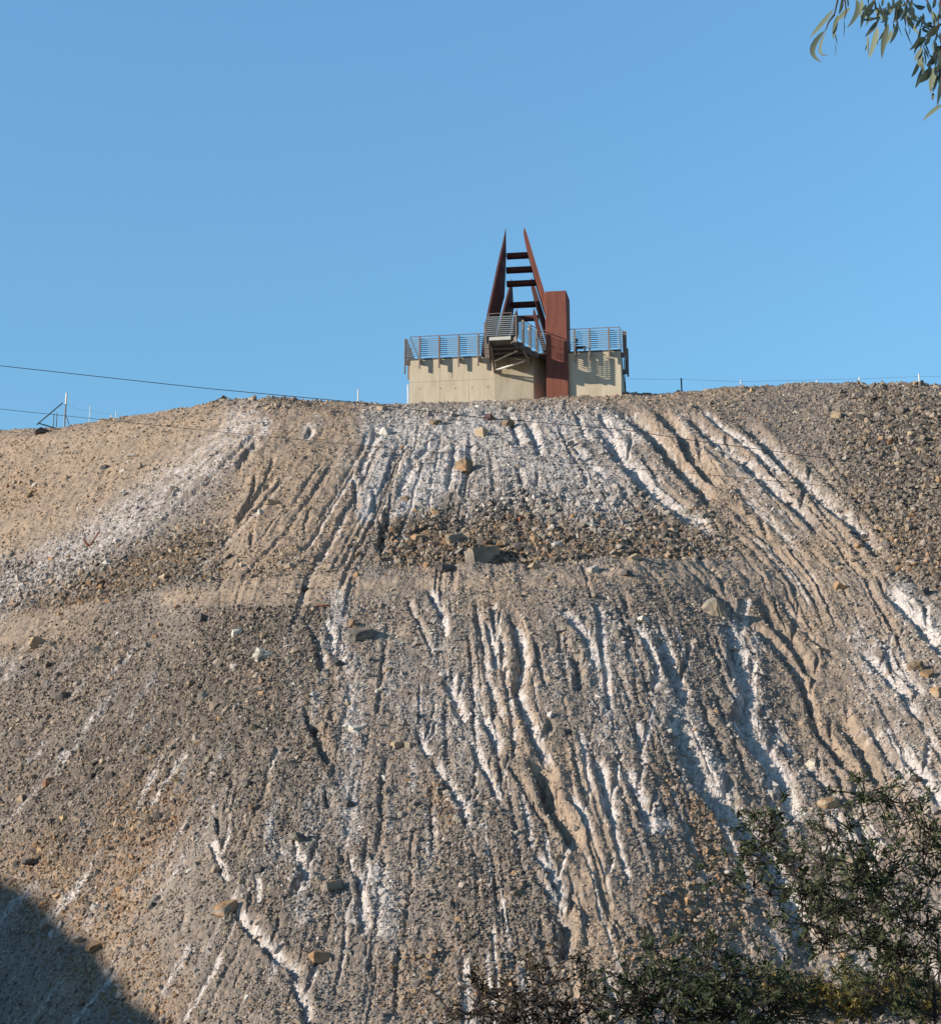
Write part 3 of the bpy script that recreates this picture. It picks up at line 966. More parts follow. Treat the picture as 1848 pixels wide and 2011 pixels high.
G_, D_, T_, O_, W_, B_, RD = (.24, .22, .19), (.11, .10, .095), (.36, .285, .20), (.33, .215, .13), (.52, .49, .44), (.21, .155, .11), (.23, .115, .08)
ROCKS = [
    ('boulder', 912, 925, 44, 38, O_, 'rusty orange boulder standing alone on the white salt patch', B_),
    ('boulder', 948, 1106, 100, 74, (.19, .175, .15), 'largest grey slab boulder lying at the foot of the upper rubble bank', T_),
    ('boulder', 894, 1066, 46, 30, T_, 'tan slab boulder just above the largest grey slab', G_),
    ('boulder', 819, 1064, 28, 30, O_, 'bright orange boulder at the left end of the dark rubble', None),
    ('boulder', 876, 1119, 44, 20, D_, 'dark flat boulder left of the largest grey slab', None),
    ('boulder', 1404, 1208, 52, 44, G_, 'big rounded grey boulder below the right end of the bench', T_),
    ('boulder', 705, 1255, 60, 32, G_, 'wide grey boulder with a deep shadow at the top of the lower bank', D_),
    ('boulder', 515, 1293, 36, 34, G_, 'pale grey blocky boulder alone on the dark lower left slope', W_),
    ('boulder', 442, 1791, 50, 28, O_, 'orange streaked slab above the deepest lower left gully', G_),
    ('boulder', 625, 1886, 50, 34, O_, 'orange banded boulder near the bottom edge left of centre', T_),
    ('boulder', 1629, 1581, 52, 26, O_, 'orange brown slab boulder beside the shrub on the right', T_),
    ('boulder', 1799, 1316, 36, 30, B_, 'brown boulder, upper one of a leaning pair at the right edge', T_),
    ('boulder', 1822, 1328, 30, 24, O_, 'orange boulder, lower one of a leaning pair at the right edge', None),
    ('boulder', 1842, 1368, 34, 30, O_, 'orange boulder cut by the right edge of the photo', T_),
    ('rock', 947, 855, 24, 27, T_, 'upright tan slab above the orange boulder', None),
    ('rock', 959, 825, 24, 20, (.13, .08, .08), 'dark maroon rock just under the crest of the white patch', None),
    ('rock', 997, 834, 28, 20, B_, 'brown rounded rock right of the maroon one', None),
    ('rock', 990, 803, 13, 11, D_, 'small black rock on the crest below the lookout', None),
    ('rock', 855, 832, 24, 15, B_, 'brown rock at the upper left of the white patch', None),
    ('rock', 797, 984, 20, 22, B_, 'brown pointed rock at the lower left of the white patch', None),
    ('rock', 751, 805, 27, 17, T_, 'tan rock on the crest left of the concrete wall', None),
    ('rock', 1022, 1021, 24, 14, RD, 'rust red rock at the upper edge of the dark rubble', None),
    ('rock', 789, 880, 8, 14, O_, 'tiny bright orange upright stone in the white salt', None),
    ('rock', 758, 853, 25, 22, W_, 'white crusted rock at the top of the left salt chute', None),
    ('rock', 1018, 917, 17, 13, G_, 'grey rock to the right of the orange boulder', None),
    ('rock', 795, 1079, 28, 17, T_, 'tan flat rock below the bright orange boulder', G_),
    ('rock', 798, 1064, 17, 14, W_, 'white rock touching the bright orange boulder', None),
    ('rock', 839, 1114, 15, 15, O_, 'small orange rock below the tan slab boulder', None),
    ('rock', 701, 1132, 17, 14, O_, 'orange rock on the bench left of the dark rubble', None),
    ('rock', 701, 1060, 18, 14, T_, 'tan rock on the smooth tan slope left of the rubble', None),
    ('rock', 1244, 1098, 24, 15, T_, 'tan slab at the right part of the rubble foot', None),
    ('rock', 1165, 1122, 24, 18, (.40, .37, .33), 'light grey cube-like rock on the bench', None),
    ('rock', 1050, 1116, 27, 14, T_, 'tan flat rock right of the largest grey slab', None),
    ('rock', 1234, 1132, 28, 13, D_, 'dark flat rock on the bench below the tan slab', None),
    ('rock', 1079, 1137, 19, 12, T_, 'tan rock on the bench edge in the middle', None),
    ('rock', 1140, 1098, 32, 18, D_, 'dark grey rock in the rubble above the light grey cube-like rock', G_),
    ('rock', 1649, 1156, 25, 22, O_, 'orange round rock on the right end of the bench', None),
    ('rock', 1814, 1166, 27, 18, D_, 'dark rock on the bench line near the right edge', None),
    ('rock', 1219, 1251, 28, 22, G_, 'grey rock on the upper middle of the lower bank', D_),
    ('rock', 1124, 1191, 16, 14, D_, 'small dark rock below the bench in the middle', None),
    ('rock', 1645, 820, 38, 26, T_, 'tan lumpy boulder under the right crest', G_),
    ('rock', 1694, 824, 20, 17, D_, 'dark rock beside the tan lumpy boulder under the right crest', None),
    ('rock', 1814, 976, 18, 15, T_, 'tan rock in the dark rubble at the right', None),
    ('rock', 1844, 948, 18, 18, O_, 'orange rock in the dark rubble at the right edge', None),
    ('rock', 1324, 1046, 22, 19, T_, 'tan rock at the upper right of the middle rubble', None),
    ('rock', 1184, 981, 17, 10, O_, 'orange rock between the white patch and the middle rubble', None),
    ('rock', 1264, 1221, 27, 14, W_, 'white rock at the top of a middle right gully', None),
    ('rock', 1614, 1281, 32, 17, T_, 'tan flat rock on the right of the lower bank', None),
    ('rock', 1594, 1506, 21, 18, (.5, .45, .36), 'cream rock at the rim of a right hand gully', None),
    ('rock', 1799, 1534, 27, 20, D_, 'dark rock above the shrub near the right edge', None),
    ('rock', 1314, 1439, 16, 10, W_, 'small white slab at the rim of the widest gully', None),
    ('rock', 1109, 1441, 24, 18, D_, 'dark rock in the middle of the lower bank between two gullies', None),
    ('rock', 1356, 1796, 44, 20, O_, 'orange slab left of the large shrub', T_),
    ('rock', 1659, 1886, 25, 22, O_, 'orange rock seen through the large shrub', None),
    ('rock', 1424, 1759, 20, 14, O_, 'orange rock at the left edge of the large shrub', None),
    ('rock', 1584, 1851, 22, 20, O_, 'orange rock behind the middle of the large shrub', None),
    ('rock', 75, 1269, 38, 30, T_, 'tan boulder below the bench at the far left', O_),
    ('rock', 465, 1249, 22, 21, W_, 'white pointed rock on the upper left of the lower bank', None),
    ('rock', 660, 1306, 25, 17, D_, 'dark rock below the wide grey boulder', None),
    ('rock', 595, 1161, 38, 14, D_, 'dark slab at the bench edge left of centre', None),
    ('rock', 535, 990, 32, 13, T_, 'tan slab on the tan upper left slope', None),
    ('rock', 512, 1008, 15, 11, W_, 'white rock below the tan slab on the upper left slope', None),
    ('rock', 257, 896, 17, 8, W_, 'white flat rock high on the left tan slope', None),
    ('rock', 242, 926, 16, 10, W_, 'white rock lower of two on the left tan slope', None),
    ('rock', 205, 921, 20, 15, D_, 'dark rock left of the two white ones on the left tan slope', None),
    ('rock', 342, 963, 18, 13, D_, 'dark rock in the grey band on the left', None),
    ('rock', 85, 850, 44, 12, D_, 'dark long slab on the left skyline below the white pole', None),
    ('rock', 125, 1371, 36, 22, D_, 'dark jagged rock far left on the lower bank, above the corner shadow', None),
    ('rock', 400, 1371, 30, 18, G_, 'grey rock on the middle left of the lower bank', None),
    ('rock', 400, 1221, 32, 20, D_, 'dark jagged rock just under the bench at the left', None),
    ('rock', 95, 1541, 25, 24, RD, 'rusty brown rock alone at the left edge of the lower bank', O_),
    ('rock', 487, 1546, 30, 18, D_, 'dark grey oval rock left of the central gullies', G_),
    ('rock', 590, 1649, 48, 18, G_, 'grey flat slab in the lower middle left', D_),
    ('rock', 700, 1436, 38, 20, (.46, .41, .34), 'cream slab in the upper middle of the lower bank', W_),
    ('rock', 779, 1469, 25, 22, T_, 'tan blocky rock, left one of a touching pair', None),
    ('rock', 805, 1469, 22, 20, T_, 'tan blocky rock, right one of a touching pair', G_),
    ('rock', 650, 1744, 44, 24, G_, 'grey rock with an orange side above the orange banded boulder', O_),
    ('rock', 65, 1699, 46, 14, D_, 'dark long slab just above the shadow at the left', None),
    ('rock', 70, 1664, 15, 18, O_, 'orange upright rock above the dark long slab at the left', None),
    ('rock', 187, 1864, 52, 22, O_, 'orange slab at the edge of the big corner shadow', T_),
    ('rock', 158, 1851, 42, 13, G_, 'grey slab behind the orange slab at the shadow edge', None),
    ('rock', 305, 1989, 22, 18, T_, 'tan rock at the bottom edge beside the corner shadow', O_),
    ('rock', 510, 1716, 24, 20, D_, 'dark rock in the lower middle left rubble', None),
    ('rock', 650, 1544, 24, 18, G_, 'grey rock left of the white salt strip', None),
    ('rock', 685, 1584, 30, 18, D_, 'dark rock lying on the white salt strip', None),
    ('rock', 790, 1604, 21, 15, G_, 'grey rock right of the white salt strip', None),
    ('rock', 845, 1884, 23, 17, T_, 'pale tan rock right of the orange banded boulder', None),
    ('rock', 125, 1609, 17, 13, (.45, .34, .18), 'yellowish rock on the lower left slope', None),
    ('rock', 900, 1613, 22, 18, G_, 'grey rock at the foot of the dark gravel cone', None),
    ('rock', 485, 1964, 15, 11, W_, 'white rock near the bottom edge left of centre', None),
    ('rock', 755, 1531, 13, 15, W_, 'small white upright rock on the salt strip', None),
    ('rock', 900, 1809, 15, 13, O_, 'small orange rock right of the pale earth chute', None),
    ('rock', 800, 1754, 18, 13, G_, 'grey rock at the right side of the pale earth chute', None),
]
for k, (nm, px, py, w, h, col, lab, c2) in enumerate(ROCKS):
    o = rock_object(nm, px, py, w * .95, h * .95, col, 100 + k, col2=c2)
    if 'largest grey slab boulder lying' in lab: o.rotation_euler, o.scale = (R(6), R(-16), R(50)), (1.3, .42, 1.2)
    if 'tan slab boulder just above' in lab: o.rotation_euler, o.scale = (R(10), R(-20), R(46)), (1.2, .45, 1.1)
    tag(o, lab, 'boulder' if nm == 'boulder' else 'rock', 'single rocks lying on the heap')

ZN = {'grey': ('grey', G_), 'tan': ('tan', T_), 'dark': ('dark', D_), 'orange': ('orange brown', O_)}
AREAS = [(lambda x, y: 1640 < x and y < 1130, 'of the dark rubble under the right crest', 46, 10, 17), (lambda x, y: 780 < x < 1400 and 1000 < y < 1128, 'of the dark rubble bank above the bench', 62, 9, 18),
         (lambda x, y: 30 < x < 430 and 1060 < y < 1195, 'of the rubble strip at the left above the bench', 30, 8, 13), (lambda x, y: x < 620 and 1230 < y < 1960, 'scattered on the left half of the lower bank', 34, 8, 15),
         (lambda x, y: 620 < x < 1250 and 1230 < y < 1900, 'scattered in the middle of the lower bank', 26, 8, 15), (lambda x, y: 1250 < x < 1848 and 1200 < y < 1850, 'scattered on the right half of the lower bank', 18, 8, 14)]
ar = random.Random(77)
for fn, where, cnt, smin, smax in AREAS:
    n = 0
    while n < cnt:
        px, py = ar.uniform(0, 1848), ar.uniform(800, 1980)
        if not fn(px, py): continue
        if any(math.hypot(px - q[1], py - q[2]) < (q[3] + 24) * .6 for q in ROCKS): continue
        if px < 330 and py > 1700 + px * .75: continue
        key = ar.choices(('grey', 'tan', 'dark', 'orange'), (3, 2, 4, 2))[0]
        w = ar.uniform(smin, smax)
        cw, cv = ZN[key]
        f = ar.uniform(.85, 1.2)
        o = rock_object('rock', px, py, w, w * ar.uniform(.6, .9), tuple(c * f for c in cv), 1000 + n + int(px))
        tag(o, '%s angular rock %s' % (cw, where), 'rock', '%s rocks %s' % (cw, where))
        n += 1

# ------------------------------------------------------------------ the memorial on the crest
YAW = R(-7.0)                                               # front turned a little to the left
WALLY = 88.9
O0 = point(972, 790, WALLY)
UD = Vector((math.cos(YAW), math.sin(YAW), 0))              # along the front, to the right
VD = Vector((-math.sin(YAW), math.cos(YAW), 0))             # away from the camera
EYEV = Vector((0, 0, EYE))


def mem(cx, cy, v):
    """(along the front, height) of a picture position measured on an enlarged crop, on the plane v behind the front"""
    px, py = (940 + cx * .3463) * .8084, (520 + cy * .3463) * .8084
    d = point(px, py, 50) - EYEV
    k = ((O0 - EYEV).dot(VD) + v) / d.dot(VD)
    w = EYEV + d * k - O0
    return w.dot(UD), w.z


m_conc = stain_mat('cast_concrete', (.45, .385, .285), (.58, .51, .395), 1.6, .9, .2, 40.0, stretch=(1.3, 1.3, .35), c2=(.525, .455, .345))
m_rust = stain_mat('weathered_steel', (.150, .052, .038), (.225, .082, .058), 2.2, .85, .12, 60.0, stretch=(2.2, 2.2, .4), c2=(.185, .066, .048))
m_rust_shaded = stain_mat('shaded_weathered_steel', (.085, .036, .034), (.125, .052, .045), 2.6, .85, .12, 60.0)  # same weathered steel, with the shade of the blades put into its colour
m_slat = stain_mat('grey_steel_slat', (.17, .20, .215), (.245, .275, .29), 3.0, .5, spec=.5)
m_fin = stain_mat('brown_grey_steel', (.17, .14, .128), (.24, .195, .175), 3.0, .75)
m_deck = stain_mat('deck_steel', (.085, .08, .083), (.13, .12, .122), 3.0, .75)
m_white = stain_mat('white_painted_steel', (.72, .71, .68), (.82, .81, .78), 5.0, .5)
m_wire = stain_mat('dark_wire', (.03, .03, .035), (.05, .05, .055), 5.0, .6)

memo = empty('memorial', O0, YAW)
tag(memo, 'rusted steel headframe memorial with concrete walls and a railed lookout on the crest', 'memorial')
ua, _ = mem(158, 1100, 0)
ub, ztop = mem(700, 994, 0)
ub, _ = mem(755, 1100, 0)
uc, _ = mem(1028, 1100, .3)
ud, _ = mem(1135, 1100, 1.6)
ue, _ = mem(1190, 1100, 0)
uf, _ = mem(1642, 1100, 0)
DEPTH = 9.5
# concrete: outer walls (a hollow box with a floor on it), with a shallow recess beside the tower
mb = MB()
mb.prism([(ua, 0), (ub, 0), (uc, .3), (ud, 1.3), (ue, 1.3), (ue, 0), (uf, 0), (uf - .06, DEPTH), (ua + .3, DEPTH)], -1.6, ztop - .055)
walls = mb.build('concrete_wall', m_conc, memo)
mb = MB()
mb.prism([(ua - .04, -.03), (uf + .04, -.03), (uf - .02, DEPTH + .03), (ua + .26, DEPTH + .03)], ztop - .05, ztop + .02)
mb.build('deck_edge', m_deck, memo)
# pour joints and tie holes of the concrete, sunk marks on the left wall
mb = MB()
for cx, cy in ((232, 1225), (375, 1222), (480, 1222), (597, 1215), (708, 1210)):
    u, z = mem(cx, cy, 0)
    mb.box(u - .035, u + .035, -.006, .02, z - .035, z + .035)
u, z0 = mem(458, 1145, 0)
u, z1 = mem(458, 1105, 0)
mb.box(u - .02, u + .02, -.005, .02, z0, z1)
mb.build('tie_hole', stain_mat('stained_hole', (.2, .17, .13), (.27, .23, .18), 9, .9), walls)

mb = MB()
zj, _z = mem(450, 1168, 0)[1], 0
mb.box(ua + .05, ub - .02, -.003, .01, zj - .006, zj + .006)
for q in (.36, .70):
    u = ua + (ub - ua) * q
    mb.box(u - .005, u + .005, -.0035, .012, -.4, zj - .013)
    mb.box(u - .005, u + .005, -.0035, .012, zj + .013, ztop - .07)
mb.build('pour_joint', bpy.data.materials['stained_hole'], walls)

# fins that carry the rails
FT, FB = 1.10, -.62


def fin(u, v, dirv, parent, low=FB, name='rail_post', dp=.33):
    """vertical plate standing out from the edge at (u, v), dirv points outward"""
    d = Vector(dirv).normalized()
    s = Vector((-d.y, d.x)) * .04
    m = MB()

    def plate(a0, a1, z0, z1):
        p = [Vector((u, v)) + d * a for a in (a0, a1)]
        m.prism([p[0] - s, p[1] - s, p[1] + s, p[0] + s], z0, z1)
    plate(.14, dp, ztop - .30, ztop + FT)
    plate(.5 * (.14 + dp), dp, ztop + low, ztop - .303)
    plate(.003, .137, ztop - .32, ztop - .06)
    return m.build(name, m_fin, parent)


def railing(pts, parent, name='slat_rail', n=9, inner=None, hr=True, off=.12, z0=.12, pitch=.113):
    """slats along a polyline, and the top rail set back a little"""
    m = MB()
    for k in range(n):
        for a, b_ in zip(pts[:-1], pts[1:]):
            m.bar((a[0], a[1], ztop + z0 + k * pitch), (b_[0], b_[1], ztop + z0 + k * pitch), .02, .038)
    o = m.build(name, m_slat, parent)
    return o


def handrail(pts, parent, h=1.26):
    m = MB()
    m.tube([(p[0], p[1], ztop + h) for p in pts], .022, 6)
    return m.build('handrail', m_fin, parent)


fins_u = [mem(cx, 1000, -.3)[0] for cx in (229, 366, 503, 640, 1318, 1424, 1560)]
for u in fins_u: fin(u, 0, (0, -1), memo)
for v in (1.2, 3.6, 6.0): fin(ua + .05, v, (-1, 0), memo)
for v in (.25, 2.6): fin(uf - .02, v, (1, 0), memo, low=-.45)
fin(ua, .02, (-.8, -.25), memo, low=-.8, dp=.27)
# lookout plan: front at VF, both sides run back to the wall
VF = -2.45
lf0, zf = mem(712, 890, VF)
lf1, _ = mem(876, 890, VF)
lb0, _ = mem(722, 980, 0)
lb1, _ = mem(1062, 960, 0)
lend, _ = mem(1114, 960, 0)
railing([(ua - .13, 8), (ua - .13, -.13), (lb0 - .10, -.13)], memo)
railing([(lb1 + .1, -.13), (uf + .13, -.13), (uf - .05, 8)], memo)
handrail([(ua + .02, 8), (ua + .02, .05), (lb0 - .06, .05)], memo)
handrail([(lb1 + .05, .05), (uf - .02, .05), (uf - .2, 8)], memo)

look = MB()
look.prism([(lf0, VF), (lf1, VF), (lb1, -.035), (lb0, -.035)], ztop - .2, ztop - .06)
deck = look.build('lookout_deck', m_deck, memo)
mb = MB()
mb.box(lf0 + .05, lf1 - .05, VF - .07, VF - .003, ztop - .2, ztop - .03)
mb.build('front_beam', stain_mat('light_grey_beam', (.50, .51, .46), (.58, .58, .53), 4, .6), deck)
mb = MB()
dl, dr = Vector((lb0 - lf0, -VF)).normalized(), Vector((lb1 - lf1, -VF)).normalized()
mb.bar((lf0 + .03, VF + .05, ztop - .29), (lb0 + .03, -.06, ztop - .29), .06, .17)
mb.bar((lf1 - .03, VF + .05, ztop - .29), (lb1 - .03, -.06, ztop - .29), .06, .17)
for k in (.3, .55, .8):
    mb.bar((lf0 + (lb0 - lf0) * k + .07, VF * (1 - k), ztop - .27), (lf1 + (lb1 - lf1) * k - .07, VF * (1 - k), ztop - .27), .07, .12)
mb.build('floor_joist', m_deck, deck)
mb = MB()
for k in range(10):
    z = ztop + .04 + k * .108
    mb.bar((lf0 - .08, VF - .11, z), (lf1 + .10, VF - .11, z), .03, .05)
    mb.bar((lf0 - .09, VF - .06, z), (lb0 - .1, -.20, z), .03, .02)
    mb.bar((lf1 + .11, VF - .06, z), (lb1 + .1, -.20, z), .035, .02)
mb.build('slat_rail', m_slat, deck)
mb = MB()
mb.tube([(lb0, -.2, ztop + 1.27), (lf0 + .03, VF + .05, ztop + 1.27), (lf1 - .03, VF + .05, ztop + 1.27), (lb1 - .05, -.2, ztop + 1.27)], .022)
mb.tube([(lf0 + .03, VF + .05, ztop + 1.27), (lf0 + .03, VF - .05, ztop + 1.02)], .015)
mb.tube([(lf1 - .03, VF + .05, ztop + 1.27), (lf1 - .03, VF - .05, ztop + 1.02)], .015)
mb.build('handrail', m_fin, deck)
nr = Vector((dr.y, -dr.x))
nl = Vector((-dl.y, dl.x))
for k in (.03, .30, .56, .82):
    fin(lf1 + (lb1 - lf1) * k, VF * (1 - k), nr, deck, low=-.36, dp=.24)
    if k > .1: fin(lf0 + (lb0 - lf0) * k, VF * (1 - k), nl, deck, low=-.36, dp=.24)
# carrying frame under the lookout: wall post, sloping struts, white cross tubes
mb = MB()
for cx0, cy0, cx1, cy1, v1 in ((757, 1110, 728, 908, VF + .3), (1012, 1062, 955, 960, -1.4)):
    a, za = mem(cx0, cy0, -.1)
    b_, zb = mem(cx1, cy1, v1)
    mb = MB()
    mb.bar((a, -.1, za), (b_, v1, ztop - .3), .09, .12)
    mb.box(a - .05, a + .05, -.1, -.01, za, ztop - .3)
    mb.build('support_frame', m_fin, deck)
for p0, p1 in (((752, 1031, -.15), (915, 955, -1.25)), ((752, 1098, -.15), (962, 1031, -.7))):
    a, za = mem(*p0)
    b_, zb = mem(*p1)
    mb = MB()
    mb.tube([(a, p0[2], za), (b_, p1[2], zb)], .045, 8)
    mb.build('cross_brace', m_white, deck)

# steel tower in front of the wall
tv0, tv1 = -.22, .95
ta, tz = mem(1109, 541, tv0)
tb, _ = mem(1256, 533, tv0)
tc_, _ = mem(1121, 1278, tv0)
td, _ = mem(1276, 1270, tv0)
sx = .02
mb = MB()
mb.add([(tc_, tv0, -1.7), (td, tv0, -1.7), (td + .06, tv1, -1.7), (tc_ + .0, tv1, -1.7), (ta, tv0, tz), (tb, tv0, tz), (tb + .1, tv1, tz - .02), (ta, tv1, tz)],
       [(0, 3, 2, 1), (4, 5, 6, 7), (0, 1, 5, 4), (1, 2, 6, 5), (2, 3, 7, 6), (3, 0, 4, 7)])
mb.build('tower', m_rust, memo, bevel=.02)


# leaning pointed blades in pairs, one behind the other, tied by rungs
def blade(front, v0, depths, th, mat, side):
    """front: crop positions tip to foot; depths: how far the plate runs back at each; side +1 grows to the right"""
    P = [mem(cx, cy, v0) for cx, cy in front]
    vs, n = [], len(P)
    for k, ((u, z), d) in enumerate(zip(P, depths)):
        z = max(z, ztop + .02)
        w = th * (.15, .7, 1)[min(k, 2)]
        vs += [(u, v0, z), (u + side * w, v0, z), (u + side * w, v0 + d, z), (u, v0 + d, z)]
    fs = [(0, 1, 2, 3), tuple(4 * (n - 1) + k for k in (3, 2, 1, 0))]
    for i in range(n - 1):
        for k in range(4):
            a_, b2 = 4 * i + k, 4 * i + (k + 1) % 4
            fs.append((a_, b2, b2 + 4, a_ + 4))
    m = MB()
    m.add(vs, fs)
    return m.build('blade', mat, memo)


DM = 3.1
blade([(832, 100), (812, 195), (786, 300), (764, 400), (748, 480), (715, 635), (692, 750), (675, 870), (660, 985)], .06, [.03, 1.1, 2.3, DM + .2, DM, DM, DM, DM, DM], .10, m_rust_shaded, 1)
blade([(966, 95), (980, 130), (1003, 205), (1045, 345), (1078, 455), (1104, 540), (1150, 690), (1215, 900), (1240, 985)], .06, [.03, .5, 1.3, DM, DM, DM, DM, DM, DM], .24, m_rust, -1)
blade([(874, 452), (862, 490), (845, 545), (815, 660), (795, 740), (760, 872), (735, 980)], 3.75, [.04, .9, 2.4, 3.0, 2.8, 2.8, 2.8], .10, m_rust_shaded, 1)
blade([(1019, 448), (1028, 480), (1044, 520), (1082, 640), (1112, 740), (1160, 900)], 3.75, [.04, .8, 2.2, 2.8, 2.8, 2.8], .24, m_rust_shaded, -1)
blade([(910, 664), (900, 690), (888, 735), (872, 800), (850, 900)], 7.4, [.04, 1.2, 2.0, 2.0, 2.0], .10, m_rust_shaded, 1)
blade([(1033, 660), (1044, 690), (1058, 730), (1082, 810), (1110, 900)], 7.4, [.04, 1.0, 2.0, 2.0, 2.0], .22, m_rust_shaded, -1)
for c0, c1, cyt, cyb, v in ((838, 1002, 267, 304, 1.2), (835, 1030, 366, 403, 1.4), (838, 1052, 462, 498, 1.6), (872, 1050, 612, 648, 5.0), (888, 1062, 709, 744, 8.0)):
    a, z1 = mem(c0, cyt, v)
    b_, _ = mem(c1, cyt, v)
    _, z0 = mem(c0, cyb + 4, v)
    _, z1 = mem((c0 + c1) / 2, cyt, v)
    _, z0 = mem((c0 + c1) / 2, cyb, v)
    mb = MB()
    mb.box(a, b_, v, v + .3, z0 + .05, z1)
    mb.build('rung', m_rust_shaded, memo)

# small fittings seen through the rails on the platform
pt = MB()
u, z = mem(1000, 806, 1.0)
st = MB()
st.tube([(u, 1.0, ztop + .03), (u, 1.0, z - .08)], .03)
white_object = empty('white_object', O0, YAW)  # unidentified white rounded object, modelled as a dome on an added stem
tag(white_object, 'small white rounded object just above the lookout rail', 'white_object')
st.build('stem', m_fin, white_object)
bm = bmesh.new()
bmesh.ops.create_uvsphere(bm, u_segments=12, v_segments=8, radius=.1, matrix=Matrix.Translation((u, 1.0, z)) @ Matrix.Diagonal((1.1, 1, .8, 1)))
me = bpy.data.meshes.new('white_dome'); bm.to_mesh(me); bm.free()
me.materials.append(m_white)
o = bpy.data.objects.new('white_dome', me); COL.objects.link(o); o.parent = white_object
u, z = mem(1331, 888, .8)
st = MB()
st.tube([(u, .8, ztop + .03), (u, .8, z)], .025)
st.box(u - .07, u + .07, .74, .86, z - .02, z + .08)
st.box(u - .1, u + .1, .76, .84, z - .22, z - .18)
tag(st.build('viewing_stand', m_wire), 'thin dark post with a small head on the platform right of the tower', 'stand').parent = None
bpy.data.objects['viewing_stand'].location = O0
bpy.data.objects['viewing_stand'].rotation_euler = (0, 0, YAW)
u, z = mem(1356, 930, .9)
st = MB()
zb = max(z, ztop + .3)
st.box(u - .3, u + .3, .8, 1.1, zb - .06, zb)
st.box(u - .26, u - .2, .82, 1.08, ztop + .022, zb - .062)
st.box(u + .2, u + .26, .82, 1.08, ztop + .022, zb - .062)
b_ = st.build('bench', m_wire)
b_.location = O0; b_.rotation_euler = (0, 0, YAW)
tag(b_, 'low dark bench on the platform beside the thin dark post', 'bench')

# white pipe at the left end of the wall
u, z0 = mem(155, 1345, -.1)
u2, z1 = mem(152, 1190, -.1)
mb = MB()
mb.tube([(u - .06, .05, z0 - .4), (u2 - .06, .05, z1)], .035, 8)
p_ = mb.build('drain_pipe', m_white, memo)


# ------------------------------------------------------------------ fence on the crest
def post(px, py_top, py_bot, w, mat, label, dy=0.4, group='fence posts along the crest', name='fence_post', y=None):
    j = int(np.clip(np.searchsorted(T, (px - CX) / FPX * 1.066), 1, NCOL - 1))
    yb = (float(l_y[j]) + dy) if y is None else y
    a, b = point(px, py_bot, yb), point(px, py_top, yb)
    zg = ground_z(a.x, a.y)
    m = MB()
    h = b.z - zg + .3
    m.tube([(0, 0, -.3), (0, 0, h - .3)], w, 8)
    m.tube([(0, 0, h - .3), (0, 0, h - .27)], [w * 1.15, w * .5], 8)
    o = m.build(name, mat)
    o.location = (a.x, a.y, zg)
    tag(o, label, 'fence post', group)
    return o, b


m_post = stain_mat('pale_post', (.60, .60, .57), (.74, .74, .70), 6, .6)
m_dpost = stain_mat('dark_post', (.05, .055, .06), (.08, .085, .09), 6, .7)
P = []
tall, tp = post(126, 772, 845, .055, m_post, 'tallest white pole with stays on the left skyline', group='white poles of the crest fence')
for px, a, b, lab in ((175, 797, 835, 'thin white post right of the tallest pole on the left skyline'), (218, 815, 828, 'short stout white post on the left crest'), (227, 808, 826, 'short thin pale post next to the short stout one'),
                      (703, 765, 793, 'white post alone on the skyline left of the concrete wall'), (1455, 747, 762, 'white post on the skyline between the dark post and the rocky crest'),
                      (1604, 747, 753, 'nearly buried white post on the highest part of the right crest'), (1688, 741, 756, 'short white post on the right skyline'), (1806, 735, 755, 'tall white post near the right edge of the skyline')):
    P.append(post(px, a, b, .035 if px not in (175, 227) else .022, m_post, lab, group='white poles of the crest fence'))
dk, dkt = post(1339, 743, 774, .04, m_dpost, 'dark post right of the memorial', dy=3.0, group='dark posts of the crest fence')
d1p, _ = post(104, 812, 845, .022, m_dpost, 'thin dark twin post left of the tallest pole, left one', group='dark posts of the crest fence')
d2p, _ = post(110, 811, 845, .022, m_dpost, 'thin dark twin post left of the tallest pole, right one', group='dark posts of the crest fence')
# stays of the tall pole
m_stay = stain_mat('dark_stay', (.055, .06, .075), (.09, .095, .11), 6, .7)
yb = tall.location.y
inv = tall.location
for pts in ((DD(123, 791, 72, 834), .035), (DD(76, 831, 119, 844), .035), (DD(128, 812, 139, 841), .022)):
    m = MB()
    (x0, y0), (x1, y1) = pts[0]
    a, b = point(x0, y0, yb - .1), point(x1, y1, yb - (.6 if x1 < 100 else .1))
    if x0 < 80: a = point(x0, y0, yb - .6)
    m.tube([a - inv, b - inv], pts[1], 6)
    m.build('stay', m_stay, tall)
# fence wires
def wire(name, pts, r, label, cat, group):
    m = MB()
    m.tube(pts, r, 5)
    o = m.build(name, m_wire)
    tag(o, label, cat, group)
    return o


def through(pix, y, n=10):
    out = []
    for (x0, y0), (x1, y1) in zip(pix[:-1], pix[1:]):
        for k in range(n): out.append(point(x0 + (x1 - x0) * k / n, y0 + (y1 - y0) * k / n, y))
    out.append(point(pix[-1][0], pix[-1][1], y))
    return out


wire('fence_wire', [point(1231, 744, 92.4), point(1339, 745, 92.4), point(1455, 749, 92.4), point(1688, 744, 92.2), point(1806, 739, 91), point(1960, 738, 90)], .006, 'thin wire strung from the memorial to the posts on the right skyline', 'wire', None)
wire('fence_wire', [point(128, 790, yb), point(150, 803, yb - .5), point(175, 807, yb - 1), point(227, 815, yb - 2)], .005, 'thin wire sagging from the tallest pole to the thin post', 'wire', None)

